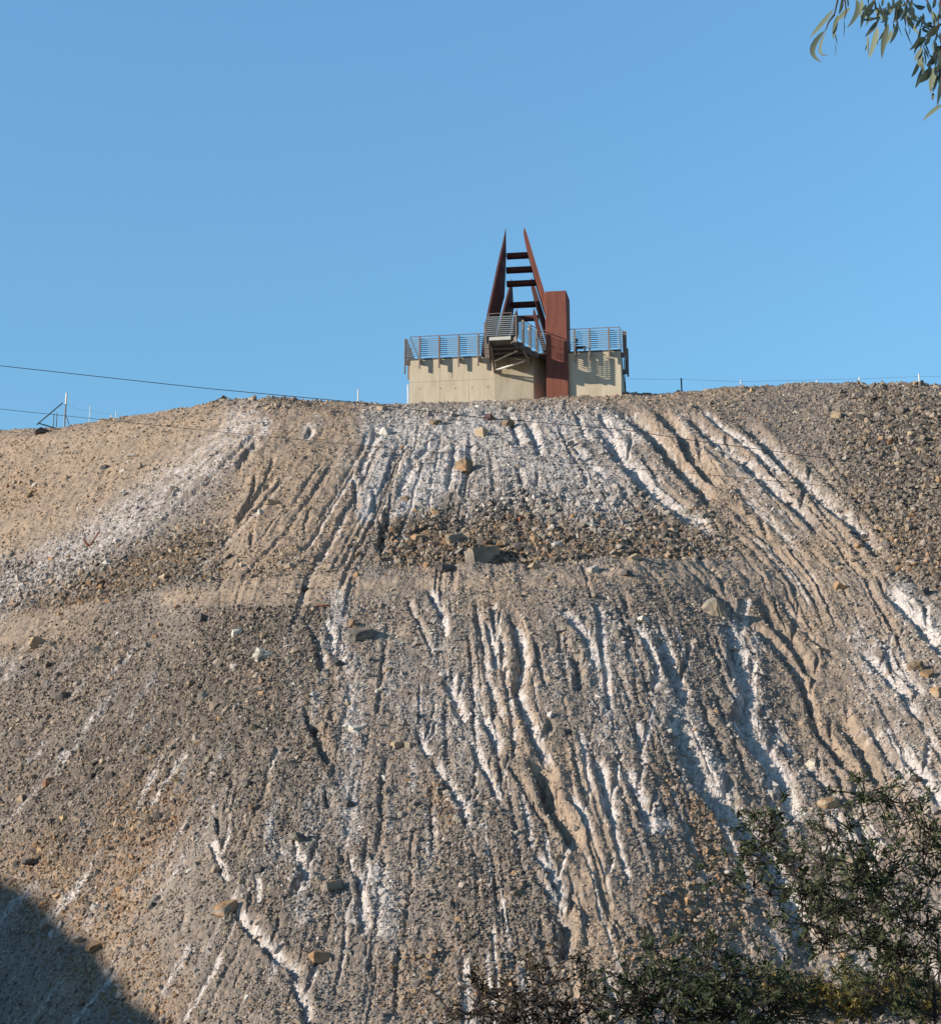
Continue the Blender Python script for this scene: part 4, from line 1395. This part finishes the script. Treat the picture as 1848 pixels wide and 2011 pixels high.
# ------------------------------------------------------------------ power lines in front of the heap
wire('power_line', through(DD(-700, 650, -200, 698, 0, 718, 400, 762, 700, 790, 924, 818, 1220, 843, 1370, 866, 1848, 930, 2400, 1000), 52, 6), .011, 'upper black cable dipping from the left sky onto the crest', 'cable', 'power lines crossing in front of the heap')
wire('power_line', through(DD(-700, 730, -200, 781, 0, 803, 430, 848, 800, 884, 975, 897, 1420, 935, 1848, 975, 2400, 1030), 50, 6), .007, 'lower black cable crossing the top of the slope', 'cable', 'power lines crossing in front of the heap')

# rusty scrap on the grey band at the left
m_scrap = stain_mat('rusty_scrap', (.14, .055, .035), (.22, .09, .06), 8, .85)
p, _, _ = surf(174, 1072)
sp = MB()
q = lambda x, y, dy=0.0: point(x, y, p.y + dy) - p
sp.bar(q(172, 1078, -.15), q(195, 1044, -.35), .06, .04)
sp.bar(q(164, 1058, -.3), q(174, 1074, -.15), .14, .04)
sp.bar(q(168, 1078, -.2), q(180, 1070, -.25), .12, .05)
o = sp.build('scrap_metal', m_scrap)
o.location = p
tag(o, 'rusty bent scrap iron sticking out of the grey band on the left', 'scrap')
p, _, _ = surf(640, 1190)
sp = MB()
q2 = lambda x, y, dy=0.0: point(x, y, p.y + dy) - p
sp.tube([q2(622, 1190, -.3), q2(640, 1189, -.35), (q2(665, 1192, -.2))], [.035, .03, .02])
o = sp.build('stick', m_scrap)
o.location = p
tag(o, 'dark stick lying along the bench left of centre', 'stick')


# ------------------------------------------------------------------ plants
def leaf_mat(name, c0, c1, trans=.15, rough=.55, scale=20.0):
    m, nt, b = new_mat(name)
    n, l = nt.nodes, nt.links
    at = n.new('ShaderNodeAttribute'); at.attribute_name = 'Col'
    mx = n.new('ShaderNodeMix'); mx.data_type = 'RGBA'
    mx.inputs['A'].default_value = (*c0, 1); mx.inputs['B'].default_value = (*c1, 1)
    sep = n.new('ShaderNodeSeparateColor')
    l.new(at.outputs['Color'], sep.inputs[0])
    l.new(sep.outputs[0], mx.inputs['Factor'])
    l.new(mx.outputs['Result'], b.inputs['Base Color'])
    b.inputs['Roughness'].default_value = rough
    b.inputs['Specular IOR Level'].default_value = .3
    tr_ = n.new('ShaderNodeBsdfTranslucent')
    l.new(mx.outputs['Result'], tr_.inputs['Color'])
    ms = n.new('ShaderNodeMixShader'); ms.inputs[0].default_value = trans
    out = n['Material Output']
    l.new(b.outputs[0], ms.inputs[1]); l.new(tr_.outputs[0], ms.inputs[2]); l.new(ms.outputs[0], out.inputs[0])
    return m


class Leaves:
    def __init__(self): self.v, self.f, self.c = [], [], []

    def leaf(self, pts, w, normal, c, fold=.12):
        """blade along a polyline, pointed at both ends"""
        pts = [Vector(p) for p in pts]
        n, base = len(pts), len(self.v)
        for i, p in enumerate(pts):
            d = (pts[min(i + 1, n - 1)] - pts[max(i - 1, 0)]).normalized()
            s = d.cross(normal).normalized()
            nn = s.cross(d)
            k = i / (n - 1)
            ww = w * .5 * max(.03, (math.sin(math.pi * k ** .8)) ** .75)
            self.v += [tuple(p - s * ww + nn * (fold * ww)), tuple(p), tuple(p + s * ww + nn * (fold * ww))]
            self.c += [(c, c, c)] * 3
        for i in range(n - 1):
            a = base + i * 3
            self.f += [(a, a + 1, a + 4, a + 3), (a + 1, a + 2, a + 5, a + 4)]

    def build(self, name, mat, parent, smooth=True):
        return mesh_np(name, self.v, self.f, mat, parent, col=np.array(self.c), smooth=smooth)


def rvec(r, s=1.0):
    return Vector((r.gauss(0, s), r.gauss(0, s), r.gauss(0, s)))


def shrub(name, base, targets, label, cat, mat, barkm, seed, n_leaf, leaf_len, rad, group=None, stem_r=.03, twigs=7, droop=0.0):
    r = random.Random(seed)
    root = empty(name, base)
    tag(root, label, cat, group)
    base = Vector(base)
    st, lv = MB(), Leaves()
    targets = [t - base for t in targets]
    targets.sort(key=lambda t: t.length)
    nodes = [(Vector((0, 0, -.2)), stem_r), (Vector((0, 0, .15)), stem_r)]
    for t in targets:
        # grow from the nearest existing node that is lower
        low = [q for q in nodes if q[0].z < t.z - .05] or nodes
        b, rb = min(low, key=lambda q: (q[0] - t).length + .35 * q[0].length * 0)
        n = max(4, int((t - b).length / .12))
        mid = (b + t) / 2 + Vector((r.gauss(0, .08), r.gauss(0, .08), abs(r.gauss(0, .1)) - droop)) * (t - b).length
        pts = []
        for k in range(n + 1):
            q = k / n
            pts.append(b * (1 - q) ** 2 + mid * (2 * q * (1 - q)) + t * q * q + rvec(r, .008))
        rs = [max(.004, rb * .75 * (1 - .75 * k / n)) for k in range(n + 1)]
        st.tube(pts, rs, 5)
        nodes += [(p, a) for p, a in list(zip(pts, rs))[1::2]]
        # twigs and leaves about the tip
        ctr = t
        for k in range(twigs):
            a = pts[r.randint(max(0, n - 4), n)]
            dirv = rvec(r, 1.0)
            dirv.z = dirv.z * .8 + .25
            dirv.normalize()
            L = rad * r.uniform(.8, 2.6)
            tw = [a + dirv * (L * q) + rvec(r, .014) + Vector((0, 0, -droop * L * q * q)) for q in (0, .33, .66, 1)]
            st.tube(tw, [.0075, .006, .005, .003], 4)
            bare = r.random() < .12
            m_ = int(n_leaf / twigs * r.uniform(.4, 1.6) * (.15 if bare else 1))
            for _ in range(m_):
                q = r.triangular(.25, 1.08, .95)
                p = a + dirv * (L * q) + rvec(r, rad * .10)
                d = (dirv * .7 + rvec(r, .6)).normalized()
                ll = leaf_len * r.uniform(.6, 1.3)
                lv.leaf([p, p + d * ll * .5 + Vector((0, 0, .08 * ll)), p + d * ll], ll * .31, rvec(r).normalized(), r.random())
    st.build('stem', barkm, root)
    o = lv.build('foliage', mat, root)
    return root


m_shrub = leaf_mat('dark_shrub_leaf', (.034, .044, .020), (.085, .10, .046), .22, .65)
m_shrub2 = leaf_mat('low_shrub_leaf', (.030, .040, .019), (.075, .09, .042), .22, .65)
m_brown = leaf_mat('brown_shrub_leaf', (.022, .018, .010), (.05, .032, .017), .1, .7)
m_yell = leaf_mat('yellow_scrub_leaf', (.11, .095, .025), (.25, .19, .05), .25, .6)
m_bark = stain_mat('shrub_bark', (.020, .016, .016), (.040, .032, .030), 14, .9)
for m in (m_shrub, m_shrub2, m_brown):
    pass

sr = random.Random(21)
A_T = [(1514, 1589), (1524, 1634), (1694, 1564), (1734, 1569), (1589, 1734), (1614, 1674), (1704, 1724), (1804, 1659), (1489, 1764), (1424, 1714), (1564, 1739), (1674, 1789), (1749, 1839), (1814, 1789), (1744, 1894),
       (1774, 1934), (1660, 1690), (1760, 1700), (1836, 1720), (1690, 1660), (1640, 1760), (1580, 1800), (1720, 1790), (1790, 1860), (1840, 1860), (1460, 1690), (1700, 1600), (1830, 1620), (1780, 1600),
       (1690, 1850), (1620, 1830), (1840, 1930), (1700, 1950), (1545, 1690), (1660, 1900), (1600, 1780), (1730, 1740), (1770, 1780), (1500, 1640), (1640, 1640)]
tg = [point(a + sr.gauss(0, 6), b + sr.gauss(0, 6), 16.8 + sr.uniform(-.9, .9)) for a, b in A_T]
shrub('wattle_shrub', point(1790, 2011, 16.8).xy.to_3d() + Vector((0, 0, 0)), tg, 'large dark green shrub with thin bare twigs filling the lower right corner', 'shrub', m_shrub, m_bark, 31, 270, .064, .155, stem_r=.055, twigs=12)
B_T = [(1284, 1874), (1324, 1934), (1224, 1924), (1389, 1844), (1454, 1914), (1499, 1889), (1270, 1960), (1350, 1900), (1400, 1940), (1180, 1980), (1240, 1985), (1320, 1990), (1400, 1995), (1480, 1980), (1540, 1960), (1360, 1960), (1440, 1965), (1300, 1910), (1520, 1930), (1210, 1960), (1560, 1995), (1290, 2010), (1440, 2015), (1620, 1990)]
tg = [point(a + sr.gauss(0, 6), b + sr.gauss(0, 5), 15.2 + sr.uniform(-.5, .5)) for a, b in B_T]
bb = point(1370, 2011, 15.2)
shrub('saltbush', (bb.x, bb.y, 0), tg, 'low dark green bush along the bottom edge right of centre', 'shrub', m_shrub2, m_bark, 41, 230, .064, .15, stem_r=.04, twigs=11)
C_T = [(1049, 1890), (980, 1950), (1074, 1965), (1139, 1964), (930, 1975), (1020, 1935), (1060, 1925), (890, 1990), (1000, 1990), (1090, 1995), (960, 2005), (1130, 2000), (1040, 1975), (1160, 1990)]
tg = [point(a + sr.gauss(0, 6), b + sr.gauss(0, 5), 15.6 + sr.uniform(-.5, .5)) for a, b in C_T]
bb = point(1030, 2011, 15.6)
shrub('brown_bush', (bb.x, bb.y, 0), tg, 'low brownish bush at the bottom edge in the middle', 'shrub', m_brown, m_bark, 51, 120, .058, .14, stem_r=.035, twigs=10)
# sprig standing up between the two low bushes
tg = [point(1146, 1893, 15.3), point(1128, 1880, 15.3), point(1158, 1880, 15.3), point(1142, 1870, 15.3)]
bb = point(1200, 2011, 15.3)
shrub('sapling', (bb.x, bb.y, 0), tg, 'single thin dark sprig standing between the two low bushes', 'sapling', m_brown, m_bark, 61, 10, .07, .05, stem_r=.018, twigs=3)

# yellow scrub on the foot of the heap
yl = random.Random(91)
YS = [(1540, 1975, 'leftmost yellow green scrub clump at the foot of the heap'), (1610, 1960, 'second yellow green scrub clump from the left at the foot'), (1680, 1985, 'yellow green scrub clump under the large shrub'),
      (1745, 1965, 'yellow scrub clump behind the trunk of the large shrub'), (1815, 1985, 'bright yellow green scrub clump at the right edge')]
for k, (a, b, lab) in enumerate(YS):
    p, _, _ = surf(a, min(b + 22, 2008))
    tg = [p + Vector((yl.gauss(0, .42), yl.gauss(0, .3), yl.uniform(.12, .75))) for _ in range(20)]
    shrub('yellow_scrub', p, tg, lab, 'scrub', m_yell, m_bark, 70 + k, 75, .12, .17, group='yellow scrub at the foot of the heap', stem_r=.015, twigs=6)

# ------------------------------------------------------------------ gum tree: trunk outside the picture, hanging leaves inside
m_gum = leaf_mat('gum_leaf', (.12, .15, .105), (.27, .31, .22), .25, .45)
m_gbark = stain_mat('gum_bark', (.16, .13, .10), (.30, .26, .21), 6, .85, .4, 20.0)
m_twig = stain_mat('gum_twig', (.06, .045, .04), (.10, .075, .06), 10, .8)
gum = empty('gum_tree', (3.1, 6.9, 0))
tag(gum, 'eucalyptus with long hanging grey green leaves in the upper right corner', 'tree')
gb = Vector((3.1, 6.9, 0))


def GC(cx, cy, y=6.0):
    return point(1560.3 + cx * .1557, cy * .1557, y) - gb


tk = MB()
tk.tube([(0, 0, -.3), (.03, .02, 1.5), (-.05, .0, 3.0), (-.2, -.1, 4.4), (-.3, -.2, 5.8), (-.35, -.2, 7.2)], [.17, .14, .12, .095, .07, .03], 12)
tk.build('trunk', m_gbark, gum, smooth=True)
br = MB()
br.tube([(-.2, -.1, 4.4), (-.7, -.4, 5.0), GC(1900, -250), GC(1500, -210), GC(1000, -160), GC(560, -70)], [.05, .04, .025, .018, .012, .007], 7)
br.tube([(-.2, -.1, 4.2), (-.7, -.5, 4.6), GC(2100, 60), GC(1930, 250)], [.045, .03, .015, .01], 7)
br.build('branch', m_gbark, gum, smooth=True)
for pts in (((1930, 250), (1800, 330), (1690, 400), (1640, 470)), ((1930, 250), (1880, 500), (1820, 640), (1760, 720), (1730, 800)), ((1820, 640), (1830, 900), (1850, 1200)), ((1640, 470), (1600, 520), (1590, 600)),
            ((1800, 330), (1700, 330), (1600, 330)), ((560, -70), (530, 60), (500, 180), (470, 210)), ((500, 180), (430, 270), (395, 370)), ((560, -70), (640, 10), (650, 150), (630, 230)), ((1000, -160), (1010, 0), (1040, 170), (1060, 260)),
            ((1040, 170), (1150, 130), (1220, 110)), ((1040, 220), (950, 240), (870, 250)), ((1500, -210), (1330, 0), (1300, 150), (1290, 280)), ((1500, -210), (1420, 0), (1400, 140), (1440, 330)), ((1500, -210), (1650, -40), (1720, 90), (1740, 220)),
            ((1900, -250), (1840, 0), (1830, 200), (1800, 330))):
    tw = MB()
    tw.tube([GC(a, b, 6.0) for a, b in pts], [.0045 - .0024 * q / (len(pts) - 1) for q in range(len(pts))], 5)
    tw.build('twig', m_twig, gum)
# base, (middle), tip, width on an enlarged crop, lit or dark
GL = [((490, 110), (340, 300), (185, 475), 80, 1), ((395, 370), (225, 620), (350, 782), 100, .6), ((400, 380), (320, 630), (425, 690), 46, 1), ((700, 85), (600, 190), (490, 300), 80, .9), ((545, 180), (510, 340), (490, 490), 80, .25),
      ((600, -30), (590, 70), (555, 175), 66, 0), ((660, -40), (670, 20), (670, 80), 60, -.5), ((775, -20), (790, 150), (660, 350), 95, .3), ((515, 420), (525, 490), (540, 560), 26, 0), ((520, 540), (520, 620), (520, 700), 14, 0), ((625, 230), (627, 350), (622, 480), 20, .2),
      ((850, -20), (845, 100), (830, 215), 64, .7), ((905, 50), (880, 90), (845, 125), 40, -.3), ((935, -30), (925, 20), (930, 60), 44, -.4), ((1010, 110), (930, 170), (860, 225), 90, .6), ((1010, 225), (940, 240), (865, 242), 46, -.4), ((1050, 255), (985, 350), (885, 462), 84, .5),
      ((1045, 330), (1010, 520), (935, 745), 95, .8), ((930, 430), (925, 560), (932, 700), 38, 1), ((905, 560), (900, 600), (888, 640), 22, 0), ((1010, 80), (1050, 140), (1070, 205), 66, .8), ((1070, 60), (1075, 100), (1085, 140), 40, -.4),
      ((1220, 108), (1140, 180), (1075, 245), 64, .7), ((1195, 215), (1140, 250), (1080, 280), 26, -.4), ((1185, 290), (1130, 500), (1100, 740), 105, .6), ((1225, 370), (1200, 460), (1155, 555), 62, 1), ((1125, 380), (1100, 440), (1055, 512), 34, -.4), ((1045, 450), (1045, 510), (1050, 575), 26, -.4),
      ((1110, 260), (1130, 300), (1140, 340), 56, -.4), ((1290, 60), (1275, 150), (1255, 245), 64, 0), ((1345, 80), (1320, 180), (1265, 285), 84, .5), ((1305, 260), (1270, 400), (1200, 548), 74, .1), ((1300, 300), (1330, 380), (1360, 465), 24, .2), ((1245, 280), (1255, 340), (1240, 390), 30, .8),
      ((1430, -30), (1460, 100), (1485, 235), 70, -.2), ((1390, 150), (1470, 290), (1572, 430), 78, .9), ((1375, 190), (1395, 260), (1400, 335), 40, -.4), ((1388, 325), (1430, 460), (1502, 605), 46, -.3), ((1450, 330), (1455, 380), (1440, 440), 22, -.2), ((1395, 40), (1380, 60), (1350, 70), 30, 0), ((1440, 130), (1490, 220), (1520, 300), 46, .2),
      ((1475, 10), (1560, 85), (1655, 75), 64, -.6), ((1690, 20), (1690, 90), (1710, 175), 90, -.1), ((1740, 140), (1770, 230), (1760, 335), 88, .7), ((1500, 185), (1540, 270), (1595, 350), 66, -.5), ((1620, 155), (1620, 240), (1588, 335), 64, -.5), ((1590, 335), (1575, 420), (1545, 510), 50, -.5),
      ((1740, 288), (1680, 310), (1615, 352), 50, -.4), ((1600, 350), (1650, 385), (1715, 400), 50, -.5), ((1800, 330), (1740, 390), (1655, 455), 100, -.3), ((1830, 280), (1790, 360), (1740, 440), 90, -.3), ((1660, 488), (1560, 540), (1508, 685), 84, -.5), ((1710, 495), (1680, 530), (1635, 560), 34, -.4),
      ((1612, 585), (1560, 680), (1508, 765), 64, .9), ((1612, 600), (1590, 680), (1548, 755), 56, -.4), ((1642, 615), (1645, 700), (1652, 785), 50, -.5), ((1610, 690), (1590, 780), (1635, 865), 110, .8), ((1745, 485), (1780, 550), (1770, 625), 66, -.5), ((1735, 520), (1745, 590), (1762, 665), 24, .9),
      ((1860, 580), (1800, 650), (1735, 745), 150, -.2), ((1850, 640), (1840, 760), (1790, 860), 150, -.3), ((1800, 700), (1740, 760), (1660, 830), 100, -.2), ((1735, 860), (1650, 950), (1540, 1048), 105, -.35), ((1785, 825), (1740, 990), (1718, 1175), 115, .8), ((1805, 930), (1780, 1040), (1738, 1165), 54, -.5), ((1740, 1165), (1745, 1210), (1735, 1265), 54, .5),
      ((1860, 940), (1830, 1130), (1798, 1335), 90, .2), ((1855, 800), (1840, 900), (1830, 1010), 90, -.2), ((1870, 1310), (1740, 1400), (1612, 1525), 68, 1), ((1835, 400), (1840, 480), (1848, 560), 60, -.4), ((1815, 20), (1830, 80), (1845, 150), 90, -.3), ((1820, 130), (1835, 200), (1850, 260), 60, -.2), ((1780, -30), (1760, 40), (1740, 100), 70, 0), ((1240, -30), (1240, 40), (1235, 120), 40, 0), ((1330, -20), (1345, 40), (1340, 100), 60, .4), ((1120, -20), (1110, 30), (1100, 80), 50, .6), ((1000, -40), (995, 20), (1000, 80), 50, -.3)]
gr_ = random.Random(15)
for _ in range(46):
    if gr_.random() < .6: x, y = gr_.uniform(1560, 1860), gr_.uniform(-60, 900)
    else: x, y = gr_.uniform(850, 1500), gr_.uniform(-60, 130)
    a_ = gr_.gauss(0, .45)
    L = gr_.uniform(150, 270)
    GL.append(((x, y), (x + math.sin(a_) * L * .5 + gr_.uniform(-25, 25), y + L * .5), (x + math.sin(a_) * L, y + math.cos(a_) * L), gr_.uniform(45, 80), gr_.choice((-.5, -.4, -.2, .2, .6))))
lv = Leaves()
for b0, mid, tip, w, lit in GL:
    dy = gr_.uniform(-.10, .10)
    B0, M0, T0 = GC(*b0, 6 + dy), GC(*mid, 6 + dy + gr_.uniform(-.01, .01)), GC(*tip, 6 + dy + gr_.uniform(-.015, .015))
    pts = []
    C0 = M0 * 2 - (B0 + T0) * .5
    for k in range(9):
        q = k / 8
        pts.append(B0 * (1 - q) ** 2 + C0 * (2 * q * (1 - q)) + T0 * q * q)
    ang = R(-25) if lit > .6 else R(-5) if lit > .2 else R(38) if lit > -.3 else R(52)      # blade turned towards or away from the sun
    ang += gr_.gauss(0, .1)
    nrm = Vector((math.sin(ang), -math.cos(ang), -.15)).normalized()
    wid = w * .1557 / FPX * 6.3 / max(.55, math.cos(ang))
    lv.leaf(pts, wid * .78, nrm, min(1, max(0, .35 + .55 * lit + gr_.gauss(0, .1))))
# the rest of the crown, above and to the right of the picture
for k in range(260):
    c = Vector((gr_.uniform(-1.9, 1.6), gr_.uniform(-1.2, 1.4), gr_.uniform(5.15, 7.4)))
    q = c + gb
    px, py = project(q.x, q.y, q.z)
    if py > -120 and px < 1960: continue
    for _ in range(7):
        p = c + rvec(gr_, .12)
        q = p + gb
        px, py = project(q.x, q.y, q.z)
        if py > -150 and px < 1930: continue
        d = (Vector((0, 0, -1)) + rvec(gr_, .35)).normalized()
        lv.leaf([p, p + d * .06, p + d * .12], .022, rvec(gr_).normalized(), gr_.random())
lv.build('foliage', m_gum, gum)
